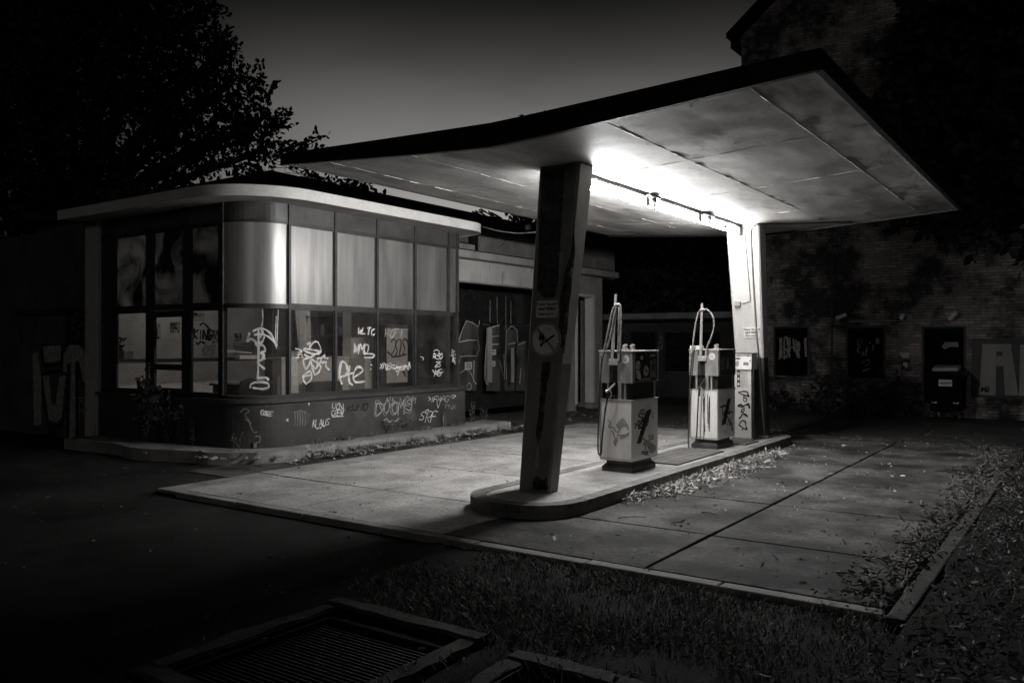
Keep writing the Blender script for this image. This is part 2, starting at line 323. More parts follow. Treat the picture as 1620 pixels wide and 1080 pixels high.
# --- graffiti: strokes written in photo pixels, read onto the real wall or pane they stand on
FONT = {
 'A': [[(0, 1), (.5, 0), (1, 1)], [(.2, .65), (.8, .65)]], 'B': [[(0, 1), (0, 0), (.8, .1), (.7, .45), (0, .5), (.9, .6), (.9, .95), (0, 1)]],
 'C': [[(1, .1), (.4, 0), (0, .5), (.4, 1), (1, .9)]], 'D': [[(0, 0), (0, 1), (.8, .85), (1, .4), (.6, .05), (0, 0)]],
 'E': [[(1, 0), (0, 0), (0, 1), (1, 1)], [(0, .5), (.8, .5)]], 'F': [[(1, 0), (0, 0), (0, 1)], [(0, .5), (.8, .45)]],
 'G': [[(1, .15), (.4, 0), (0, .5), (.4, 1), (1, .85), (1, .55), (.6, .55)]], 'H': [[(0, 0), (0, 1)], [(1, 0), (1, 1)], [(0, .5), (1, .5)]],
 'I': [[(.5, 0), (.5, 1)]], 'K': [[(0, 0), (0, 1)], [(1, 0), (.05, .5), (1, 1)]], 'L': [[(0, 0), (0, 1), (1, .95)]],
 'M': [[(0, 1), (.1, 0), (.5, .6), (.9, 0), (1, 1)]], 'N': [[(0, 1), (0, 0), (1, 1), (1, 0)]], 'O': [[(.5, 0), (0, .4), (.3, 1), (.9, .8), (.9, .2), (.4, 0)]],
 'P': [[(0, 1), (0, 0), (.9, .1), (.8, .5), (0, .55)]], 'R': [[(0, 1), (0, 0), (.9, .1), (.8, .45), (.05, .5), (1, 1)]],
 'S': [[(1, .1), (.3, 0), (.1, .35), (.9, .6), (.7, 1), (0, .9)]], 'T': [[(0, 0), (1, 0)], [(.5, 0), (.5, 1)]], 'U': [[(0, 0), (.1, .9), (.8, .95), (1, 0)]],
 'V': [[(0, 0), (.5, 1), (1, 0)]], 'W': [[(0, 0), (.25, 1), (.5, .3), (.75, 1), (1, 0)]], 'X': [[(0, 0), (1, 1)], [(1, 0), (0, 1)]],
 'Y': [[(0, 0), (.5, .5), (1, 0)], [(.5, .5), (.4, 1)]], 'Z': [[(0, 0), (1, 0), (0, 1), (1, 1)]], '6': [[(.8, 0), (.1, .5), (.2, 1), (.9, .9), (.8, .5), (.1, .6)]],
 'f': [[(.9, .1), (.5, 0), (.35, .5), (.3, 1.2)], [(0, .5), (.8, .45)]], 't': [[(.5, 0), (.45, .9), (.9, 1)], [(0, .4), (1, .35)]], 'e': [[(.1, .65), (.9, .5), (.6, .25), (.1, .6), (.4, 1), (1, .85)]],
}
def gtext(s, x, y, cw, ch, slope=0.0, slant=0.15, gap=1.18, jit=0.06):
    out = []
    rr = random.Random(sum(map(ord, s))+int(x)); jit = max(jit, .06)
    for i, c in enumerate(s):
        kw, kh, ox, oy, sl = rr.uniform(.9, 1.15), rr.uniform(.88, 1.2), rr.uniform(-.06, .06), rr.uniform(-.1, .1), rr.uniform(-.06, .12)
        for st in FONT.get(c, []):
            P = []
            for (a, b) in st:
                a += rr.uniform(-jit, jit); b += rr.uniform(-jit, jit)
                xx = x+(i*gap+ox)*cw+a*cw*kw+(1-b)*ch*(slant+sl)
                P.append((xx, y+slope*(xx-x)+(b*kh+oy)*ch))
            out.append(P)
    return out
def strokes(name, S, plane, nrm, w, material, parent, sub=4, off=0.002, chaikin=True):
    mb = MB()
    for st in S:
        P = [plane(*p) for p in st]
        if sub > 1 and len(P) > 2: P = smooth_line(P, sub)
        mb.ribbon(P, w, nrm, off)
    return build(name, mb, material, parent, recalc=False)
def blobs(name, polys, plane, nrm, material, parent, off=0.0015, thick=0.001):
    mb = MB()
    for i, pl in enumerate(polys):
        n = Vector(nrm); mb.prism([plane(*p)+n*(off+0.0003*i) for p in pl], n*thick)
    return build(name, mb, material, parent)
NX = Vector((1, 0, 0)); NYm = Vector((0, -1, 0))

# ================================================================== GROUND
SX0, SX1, SY0, SY1 = -8.75, -1.05, 5.45, 15.1          # concrete forecourt
mb = MB(); P_ = [(-120, -60), (120, -60), (120, 160), (-120, 160)]; Q_ = [(-3.9, 2.0), (-1.4, 2.0), (-1.4, 3.6), (-3.9, 3.6)]
mb.add([(x, y, -.055) for x, y in P_+Q_]+[(x, y, -.3) for x, y in Q_], [(0, 1, 5, 4), (1, 2, 6, 5), (2, 3, 7, 6), (3, 0, 4, 7), (4, 5, 9, 8), (5, 6, 10, 9), (6, 7, 11, 10), (7, 4, 8, 11), (8, 9, 10, 11)])
struct('ground', mb, ASPH)
mb = MB()    # back yard asphalt sheet, a little paler
mb.add([(-40, 15.25, -0.045), (12, 15.25, -0.045), (12, 40, -0.045), (-40, 40, -0.045)], [(0, 1, 2, 3)])
mb.add([(-12.6, 13.0, -0.0445), (-8.9, 13.0, -0.0445), (-8.9, 15.25, -0.0445), (-12.6, 15.25, -0.0445)], [(0, 1, 2, 3)])
struct('yard', mb, YARD)
mb = MB(); mb.hexa([(-9.9, 6.6, -.3), (-8.79, 6.6, -.3), (-8.79, 14.2, -.3), (-9.9, 14.2, -.3), (-9.9, 6.6, -.045), (-8.79, 6.6, -.045), (-8.79, 14.2, -.018), (-9.9, 14.2, .055)]); struct('brick_path', mb, PAVER)
mb = MB(); mb.box(SX0-.02, SX1, SY0, SY1, -0.2, -0.03); struct('forecourt_bed', mb, SOIL)
# slabs with open joints, each tilted a hair
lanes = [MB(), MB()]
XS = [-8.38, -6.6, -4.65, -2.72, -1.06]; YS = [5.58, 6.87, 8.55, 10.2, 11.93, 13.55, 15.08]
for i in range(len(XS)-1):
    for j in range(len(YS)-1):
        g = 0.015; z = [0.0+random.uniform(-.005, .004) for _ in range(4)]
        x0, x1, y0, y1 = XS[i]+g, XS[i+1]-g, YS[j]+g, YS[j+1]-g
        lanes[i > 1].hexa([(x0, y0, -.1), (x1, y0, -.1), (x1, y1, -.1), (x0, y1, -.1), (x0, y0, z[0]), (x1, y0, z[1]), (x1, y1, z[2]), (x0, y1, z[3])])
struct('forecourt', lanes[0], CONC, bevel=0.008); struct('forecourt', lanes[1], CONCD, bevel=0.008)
mb = MB()
ys = [5.45, 6.87, 8.55, 10.2, 11.93, 13.55, 15.08]
for a, b in zip(ys[:-1], ys[1:]): mb.box(-8.75, -8.39, a+.006, b-.006, -.15, .004+random.uniform(-.004, .006))
xs = np.linspace(-8.38, -1.06, 8)
for a, b in zip(xs[:-1], xs[1:]): mb.box(a+.005, b-.005, 5.44, 5.56, -.15, .006+random.uniform(-.004, .006))
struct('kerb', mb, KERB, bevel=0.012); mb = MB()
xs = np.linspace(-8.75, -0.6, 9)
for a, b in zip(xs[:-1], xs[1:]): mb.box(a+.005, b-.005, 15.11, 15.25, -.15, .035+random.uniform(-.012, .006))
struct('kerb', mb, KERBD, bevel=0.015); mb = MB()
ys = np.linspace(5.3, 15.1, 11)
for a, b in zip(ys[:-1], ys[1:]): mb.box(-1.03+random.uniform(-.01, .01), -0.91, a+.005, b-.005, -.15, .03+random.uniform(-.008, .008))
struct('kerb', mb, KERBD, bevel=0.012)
# planting bed at the right, rough soil
def sheet(x0, x1, y0, y1, n, m, zf):
    mb = MB(); V = [(x0+(x1-x0)*i/n, y0+(y1-y0)*j/m) for j in range(m+1) for i in range(n+1)]
    mb.add([(x, y, zf(x, y)) for x, y in V], [(j*(n+1)+i, j*(n+1)+i+1, (j+1)*(n+1)+i+1, (j+1)*(n+1)+i) for j in range(m) for i in range(n)])
    return mb
struct('planting_bed', sheet(-0.905, 9, 2, 20, 60, 110, lambda x, y: 0.02+0.06*noise.noise(Vector((x*1.6, y*1.6, 0)))+min(.25, .05*(x+.9))), SOIL, smooth=True)
struct('lawn_soil', sheet(-8.5, 3.0, 1.0, 5.43, 70, 30, lambda x, y: -0.035+0.02*noise.noise(Vector((x*2, y*2, 4)))-(.03 if x < -4.6 else 0)-(.14 if (-4.0 < x < -2.9 and 2.45 < y < 3.75) or (-2.5 < x < -1.25 and 2.25 < y < 3.65) else 0)), SOIL, smooth=True)

# island
def stadium(x0, x1, y0, y1, r, n=10):
    pts = []
    for cx, cy, a0 in [(x1-r, y0+r, -90), (x1-r, y1-r, 0), (x0+r, y1-r, 90), (x0+r, y0+r, 180)]:
        pts += [(cx+r*math.cos(R(a0+90*k/n)), cy+r*math.sin(R(a0+90*k/n))) for k in range(n+1)]
    return pts
IX0, IX1, IY0, IY1, IZ = -5.28, -4.06, 6.45, 14.15, 0.13
mb = MB(); mb.prism([(x, y, -.1) for x, y in stadium(IX0+.155, IX1-.155, IY0+.155, IY1-.155, .38)], (0, 0, .1+IZ-.006)); struct('pump_island', mb, CONC)
mb = MB()
outer = stadium(IX0, IX1, IY0, IY1, .52); inner = stadium(IX0+.15, IX1-.15, IY0+.15, IY1-.15, .37)
ring = [(outer[i], inner[i]) for i in range(len(outer))]
segs = []
def ringseg(a, b, dz):
    for k in range(len(a)-1):
        (o0, i0), (o1, i1) = a[k], a[k+1]
        z = IZ+dz
        mb.hexa([(i0[0], i0[1], -.1), (o0[0], o0[1], -.1), (o1[0], o1[1], -.1), (i1[0], i1[1], -.1), (i0[0], i0[1], z), (o0[0], o0[1], z), (o1[0], o1[1], z), (i1[0], i1[1], z)])
for q in range(4): ringseg(ring[q*11:q*11+11], None, 0.0)
for x0, x1 in ((IX1-.15, IX1), (IX0, IX0+.15)):
    ys = [IY0+.52]+[7.9, 8.95, 10.0, 11.05, 12.1, 13.1]+[IY1-.52]
    for a, b in zip(ys[:-1], ys[1:]): mb.box(x0, x1, a+.006, b-.006, -.1, IZ+random.uniform(-.006, .004))
for y0, y1 in ((IY0, IY0+.15), (IY1-.15, IY1)): mb.box(IX0+.53, IX1-.53, y0, y1, -.1, IZ)
struct('island_kerb', mb, mat('island_kerb_stone', 0.10, 0.22, rough=0.85, scale=3, fine=30, bump=0.5, spec=0.2, third=(3, 0.58, 0.05, (1, 1, 1))))

# chequer cover plates
def cover(x0, x1, y0, y1, label):
    t = thing('cover_plate', ((x0+x1)/2, (y0+y1)/2, IZ), label, 'cover plate')
    mb = MB(); mb.box(x0, x1, y0, y1, IZ-.004, IZ+.014); build('plate', mb, CHEQ, t, bevel=0.003)
    mb = MB(); k = 0
    y = y0+.05
    while y < y1-.04:
        x = x0+.05+(.03 if k % 2 else 0)
        while x < x1-.04:
            s = 1 if (k+int(x*50)) % 2 else -1
            mb.obox((x, y, IZ+.0155), (.012, .012*s, 0), (-.004*s, .004, 0), (0, 0, .0015)); x += .06
        y += .03; k += 1
    build('tread', mb, CHEQ, t)
    mb = MB()
    for a in ((x0-.018, x0-.003, y0-.018, y1+.018), (x1+.003, x1+.018, y0-.018, y1+.018)): mb.box(*a, IZ-.01, IZ+.008)
    for a in ((x0-.003, x1+.003, y0-.018, y0-.003), (x0-.003, x1+.003, y1+.003, y1+.018)): mb.box(*a, IZ-.01, IZ+.008)
    build('frame', mb, STEELDK, t)
cover(-4.93, -4.3, 9.75, 11.3, 'chequered steel cover plate set in the island between the two pumps')
cover(-4.93, -4.3, 12.25, 12.78, 'small steel cover plate between the farther pump and the payment terminal')

# ================================================================== CANOPY
CX0, CX1, CYA, CYB, VX = -7.75, -1.69, 6.4, 14.35, -4.66
ZV, ZE = 3.55, 3.72
def soff(x): return ZV+((ZE if x > VX else ZE+.025)-ZV)*(abs(x-VX)/(3.0))**1.15
can = thing('petrol_canopy', (VX, 10.3, IZ), 'butterfly canopy roof of the petrol station on two tapering columns over the pumps', 'canopy')
mb = MB()
n = 24; xs = [CX0+.02+(CX1-CX0-.04)*i/n for i in range(n+1)]
top = [(x, 3.735+.10*(abs(x-VX)/3.05)**1.1) for x in xs]; bot = [(x, soff(x)+.025) for x in xs]
mb.prism([(x, CYA+.02, z) for x, z in bot]+[(x, CYA+.02, z) for x, z in reversed(top)], (0, CYB-CYA-.04, 0))
build('roof_deck', mb, TAR, can)
def dent(x, y): return .0045*noise.noise(Vector((x*1.1, y*.9, 3)))+.0035*noise.noise(Vector((x*3.1, y*2.3, 9)))+.0016*noise.noise(Vector((x*8, y*6, 5)))
def soffit_half(xa, xb):
    nx, ny = 46, 120; mb = MB(); V = []
    for j in range(ny+1):
        y = CYA+.03+(CYB-CYA-.06)*j/ny
        for i in range(nx+1):
            x = xa+(xb-xa)*i/nx
            V.append((x, y, soff(x)-.004+dent(x, y)))
    mb.add(V, [(j*(nx+1)+i, j*(nx+1)+i+1, (j+1)*(nx+1)+i+1, (j+1)*(nx+1)+i) for j in range(ny) for i in range(nx)])
    return build('soffit', mb, SOFFIT, can, smooth=True, recalc=False)
soffit_half(CX0+.03, VX-.002); soffit_half(VX+.002, CX1-.03)
def seam(x0, y0, x1, y1, w=.012):
    mb = MB(); n = max(4, int(math.hypot(x1-x0, y1-y0)/.16)); P = []
    d = Vector((x1-x0, y1-y0, 0)).normalized(); s = Vector((-d.y, d.x, 0))*w/2
    for i in range(n+1):
        t = i/n; x = x0+(x1-x0)*t; y = y0+(y1-y0)*t
        P.append(Vector((x, y, soff(x)-.0045+dent(x, y)-.004*abs(noise.noise(Vector((x*5, y*5, 1)))))))
    for a, b in zip(P[:-1], P[1:]):
        j = Vector((0, 0, -max(0, random.uniform(-.010, .006))))
        u = Vector((0, 0, .018))
        mb.hexa([a-s+j, a+s, b+s, b-s+j, a-s+u, a+s+u, b+s+u, b-s+u])
    return build('seam', mb, SOFFIT, can)
for x in (-2.25, -3.55, -5.85, -7.1): seam(x, CYA+.05, x, CYB-.05)
for y in (8.35, 10.35, 12.4):
    seam(-4.5, y, CX1+.06-.12, y); seam(CX0+.06, y+.15, -4.82, y+.15)
mb = MB()
for q in range(170):
    x = random.uniform(CX0+.2, CX1-.2); y = random.uniform(CYA+.2, CYB-.2)
    if abs(x-VX) > .3: mb.cyl((x, y, soff(x)-.0035+dent(x, y)), (0, 0, -1), random.uniform(.008, .02), random.uniform(.002, .007), 7, r2=.004)
o_ = build('rivets', mb, SOFFIT, can); o_['kind'] = 'stuff'
mb = MB()   # fascia: edge boards with drip lip, on four sides following the fold
def fas(P, out, lip=True):
    for (a, b) in zip(P[:-1], P[1:]):
        for (z0, z1, o0, o1) in (((-.02, None, 0, .02), (-.035, -.02, -.03, .028)) if lip else ((-.004, None, 0, .02),)):
            pa0 = Vector((a[0], a[1], a[2]+z0)); pb0 = Vector((b[0], b[1], b[2]+z0))
            pa1 = Vector((a[0], a[1], a[3]+.012 if z1 is None else a[2]+z1)); pb1 = Vector((b[0], b[1], b[3]+.012 if z1 is None else b[2]+z1))
            o = Vector(out); mb.hexa([pa0+o*o0, pb0+o*o0, pb0+o*o1, pa0+o*o1, pa1+o*o0, pb1+o*o0, pb1+o*o1, pa1+o*o1])
tp = lambda x: 3.735+.10*(abs(x-VX)/3.05)**1.1
xsf = [CX0+(CX1-CX0)*i/16 for i in range(17)]
fas([(x, CYA, soff(x), tp(x)) for x in xsf], (0, -1, 0)); fas([(x, CYB, soff(x), tp(x)) for x in xsf], (0, 1, 0))
fas([(CX0, y, ZE+.025, 3.845) for y in (CYA, CYB)], (-1, 0, 0), lip=False); fas([(CX1, y, ZE, 3.838) for y in (CYA, CYB)], (1, 0, 0))
build('fascia', mb, FASC, can)
# bright bent trim along the near and right soffit edge
mb = MB()
yy_ = np.linspace(CYA+.1, CYB-.1, 40); zz_ = [ZE-.02-random.uniform(0, .014) for _ in yy_]
for i in range(39): mb.hexa([(CX1-.045, yy_[i], zz_[i]), (CX1-.031, yy_[i], zz_[i]), (CX1-.031, yy_[i+1], zz_[i+1]), (CX1-.045, yy_[i+1], zz_[i+1]), (CX1-.045, yy_[i], ZE-.01), (CX1-.031, yy_[i], ZE-.01), (CX1-.031, yy_[i+1], ZE-.01), (CX1-.045, yy_[i+1], ZE-.01)])
build('drip_trim', mb, GALV, can)

def column(base, topc, wb, wt, db, dt, paint, lean):
    (xb, yb), (xt, yt) = base, topc
    zs = 1.42; z1 = 3.56
    def sect(z):
        t = (z-IZ)/(z1-IZ); x = xb+(xt-xb)*t; y = yb+(yt-yb)*t; w = (wb+(wt-wb)*t)/2; d = db+(dt-db)*t
        return x, y, w, d
    def seg(za, zb, ins):
        m = MB(); A = []
        for z in (za, zb):
            x, y, w, d = sect(z); w -= ins; c = .022
            A.append([(x-w+c, y+ins, z), (x+w-c, y+ins, z), (x+w, y+ins+c, z), (x+w, y+d-ins-c, z), (x+w-c, y+d-ins, z), (x-w+c, y+d-ins, z), (x-w, y+d-ins-c, z), (x-w, y+ins+c, z)])
        m.add(A[0]+A[1], [tuple(range(7, -1, -1)), tuple(range(8, 16))]+[(k, (k+1) % 8, 8+(k+1) % 8, 8+k) for k in range(8)])
        return m
    c = build('column', seg(zs, z1, 0.003), paint, can)
    build('painted_base', seg(IZ-.02, zs, 0.0), COLBLACK if paint is not COLDARK else COLDARK, c)
    return c, sect
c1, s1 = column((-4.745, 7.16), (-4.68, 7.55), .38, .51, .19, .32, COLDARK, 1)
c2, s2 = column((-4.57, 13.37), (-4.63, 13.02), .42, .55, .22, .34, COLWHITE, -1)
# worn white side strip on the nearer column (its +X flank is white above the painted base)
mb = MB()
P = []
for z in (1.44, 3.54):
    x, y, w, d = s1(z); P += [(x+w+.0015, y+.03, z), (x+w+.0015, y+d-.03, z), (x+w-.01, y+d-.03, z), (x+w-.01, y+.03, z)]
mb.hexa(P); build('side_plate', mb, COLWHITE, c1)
nl = Vector((0, -(s1(2.5)[0]*0+1), s1(2.5)[1]-s1(1.5)[1])).normalized()
def onP(p0, n):
    def f(px, py):
        d = ray(px, py); e = Vector((0, 0, EYE)); return e+d*((Vector(p0)-e).dot(n)/d.dot(n))
    return f
x, y, w, d = s1(2.0); CP = onP((x, y, 2.0), nl)
def ragged(pl, k, amp, seed):
    rr = random.Random(seed); o = []
    for (a, b) in zip(pl, pl[1:]+pl[:1]):
        for q in range(k): t = q/k; o.append((a[0]+(b[0]-a[0])*t+rr.uniform(-amp, amp), a[1]+(b[1]-a[1])*t+rr.uniform(-amp, amp)))
    return o
blobs('paint_stain', [ragged([(858, 268), (893, 266), (891, 330), (886, 400), (884, 440), (878, 470), (862, 472), (850, 460), (852, 390)], 6, .9, 1), ragged([(858, 572), (872, 572), (866, 610), (862, 640), (858, 680), (852, 702), (848, 690), (853, 640)], 5, .8, 2),
    ragged([(843, 762), (850, 752), (858, 760), (864, 755), (867, 768), (865, 775), (842, 774)], 6, 1.6, 3), ragged([(886, 478), (892, 440), (903, 400), (908, 350), (910, 400), (900, 500), (893, 560), (884, 540)], 5, .8, 4)], CP, nl, spray('tar_stain', .02, .08, .3), c1, off=.004, thick=.0015)
blobs('paint_stain', [ragged([(848, 712), (853, 706), (852, 738), (846, 742)], 3, .8, 6), ragged([(886, 402), (892, 398), (891, 420), (887, 440), (884, 455)], 3, .8, 7)], CP, nl, STAIN, c1, off=.004, thick=.0015)
# conduits and junction box on the farther column
def on2(z, u, o=.012):
    x, y, w, d = s2(z); return Vector((x+u*w, y-o, z))
mb = MB(); mb.tube([on2(3.5, .12), on2(3.0, .20), on2(2.6, .26), on2(2.38, .28), on2(2.32, .2), on2(2.3, -.3)], .008); build('conduit', mb, GALV, c2, smooth=True)
mb = MB(); mb.tube([on2(3.52, .75), on2(3.46, .55), on2(3.3, .5), on2(2.2, .56), on2(1.2, .72), on2(.16, .9)], .013); build('conduit', mb, GALV, c2, smooth=True)
mb = MB(); p = on2(2.3, -.55, .03); mb.box(p.x-.05, p.x+.05, p.y-.01, p.y+.04, 2.25, 2.33); build('junction_box', mb, PLASTER, c2, bevel=0.006)
mb = MB(); p = on2(.13, .8, .05); mb.box(p.x-.12, p.x+.1, p.y-.03, p.y+.05, IZ-.01, IZ+.04); build('conduit_foot', mb, KERB, c2, bevel=0.006)
mb = MB(); mb.tube([on2(3.5, .8, .03), on2(3.52, .95, .1)+Vector((.05, 0, 0)), Vector((-3.9, 13.5, 3.56)), Vector((-3.2, 14.1, 3.6))], .012); build('conduit', mb, BLACK, can, smooth=True)

# fluorescent lamps in the fold
for k, (y0, y1) in enumerate(((7.93, 9.58), (9.68, 11.28), (11.38, 12.94))):
    lab = ['lit fluorescent tube under the canopy fold closest to the dark nearer column', 'middle of the three lit fluorescent tubes under the canopy, between the other two', 'lit fluorescent tube under the canopy ending at the white farther column'][k]
    t = thing('fluorescent_lamp', (VX-.02, (y0+y1)/2, ZV-.02), lab, 'lamp', 'fluorescent tubes along the canopy fold')
    mb = MB(); mb.box(VX-.012, VX+.022, y0-.03, y1+.03, ZV-.052, ZV-.008); build('batten', mb, GALV, t, bevel=0.004)
    for y in (y0+.2, y1-.2): mb = MB(); mb.cyl((VX-.045, y, ZV-.12), (0, 0, 1), .005, .07, 8); build('hanger', mb, GALV, t)
    mb = MB(); mb.cyl((VX-.045, y0, ZV-.135), (0, 1, 0), .016, y1-y0, 12); build('tube', mb, TUBES[k], t, smooth=False)
    for y in (y0-.012, y1+.012): mb = MB(); mb.box(VX-.066, VX+.02, y-.011, y+.011, ZV-.16, ZV-.053); build('end_cap', mb, DIALW, t, bevel=0.003)
for k, y in enumerate((9.75, 11.6)):
    t = thing('lamp_bracket', (VX, y, ZV-.05), ['rusty lamp bracket hanging under the canopy fold nearer the dark column', 'rusty lamp bracket hanging under the canopy fold nearer the white column'][k], 'bracket', 'brackets under the canopy fold')
    mb = MB(); mb.box(VX+.026, VX+.085, y-.19, y+.14, ZV-.05, ZV-.018); build('mount', mb, STEELDK, t, bevel=0.01)
    mb = MB(); mb.tube([(VX+.05, y, ZV-.05), (VX+.052, y+.01, ZV-.11), (VX+.044, y+.015, ZV-.15), (VX+.05, y+.01, ZV-.2)], .014, n=6); mb.cyl((VX+.05, y, ZV-.10), (0, 0, 1), .034, .045, 10); build('hook', mb, RUST, t, smooth=True)

# signs on the columns
def video_sign(pl, x0, x1, z0, z1, yf, nrm_up, label):
    t = thing('warning_sign', ((x0+x1)/2, yf, (z0+z1)/2), label, 'sign', 'video warning signs on the columns')
    u = Vector(nrm_up).normalized(); n = Vector((0, u.z, -u.y))*-1
    n = Vector((1, 0, 0)).cross(u)          # points to -Y
    c = Vector(((x0+x1)/2, yf, (z0+z1)/2))
    mb = MB(); mb.obox(c, ((x1-x0)/2, 0, 0), u*(z1-z0)/2, n*.003); build('board', mb, SIGNW, t, bevel=0.002)
    h = z1-z0
    for i, (s, b) in enumerate((('Dieser Bereich', .0008), ('wird VIDEO', .002), ('\u00fcberwacht !', .0008))):
        text('lettering', s, c+u*h*(.29-.29*i)+n*.0045, (1, 0, 0), u, h*.25, INK, t, bold=b)
    for sx in (-1, 1):
        for sz in (-1, 1): mb = MB(); mb.cyl(c+Vector((sx*((x1-x0)/2-.012), 0, 0))+u*sz*(h/2-.012)+n*.002, n, .004, .003, 8); build('screw', mb, GALV, t)
z = 2.02; x, y, w, d = s1(z); up1 = Vector((0, s1(2.5)[1]-s1(1.5)[1], 1))
video_sign(None, -4.845, -4.575, 1.92, 2.10, y-.006, up1, 'small rectangular video surveillance notice above the round sign on the dark nearer column')
z = 1.83; x, y, w, d = s2(z); up2 = Vector((0, s2(2.5)[1]-s2(1.5)[1], 1))
video_sign(None, x-.06, x+.2, 1.74, 1.91, y-.006, up2, 'small white video surveillance notice on the brightly lit farther column')
# round no-fire sign
z = 1.69; x, y, w, d = s1(z); u = up1.normalized(); n = Vector((1, 0, 0)).cross(u); c = Vector((-4.70, y-.008, z))
t = thing('prohibition_sign', c, 'round no open flame sign showing a struck out burning match on the nearer column', 'sign')
RX = Vector((1, 0, 0)); rad = .185
mb = MB(); mb.cyl(c, n, rad, .006, 40); build('disc', mb, SIGNW, t, bevel=0.001)
mb = MB()
P0 = [c+n*.008+(RX*math.cos(a)+u*math.sin(a))*rad for a in [2*math.pi*i/40 for i in range(40)]]
P1 = [c+n*.008+(RX*math.cos(a)+u*math.sin(a))*rad*.86 for a in [2*math.pi*i/40 for i in range(40)]]
mb.add(P0+P1, [(i, (i+1) % 40, 40+(i+1) % 40, 40+i) for i in range(40)]); build('rim', mb, STAIN, t, recalc=False)
mb = MB(); d45 = (RX-u).normalized(); e45 = (RX+u).normalized()
mb.obox(c+n*.0075, d45*rad*.85, e45*.017, n*.0006); build('slash', mb, STAIN, t)
mb = MB(); mb.obox(c+n*.0095+RX*.035+u*.0, (RX+u*.62).normalized()*.085, (u-RX*.62).normalized()*.011, n*.0006); mb.cyl(c+n*.0095-RX*.048-u*.055, n, .019, .0012, 14); build('match', mb, INK, t)
fl = [(-.05, -.035), (-.085, .0), (-.08, .05), (-.055, .09), (-.058, .055), (-.04, .04), (-.028, .075), (-.015, .03), (-.02, -.01), (-.035, -.03), (-.045, .0), (-.058, .0)]
mb = MB(); mb.prism([c+n*.0095+RX*a+u*b for a, b in fl], n*.0012); build('flame', mb, INK, t)

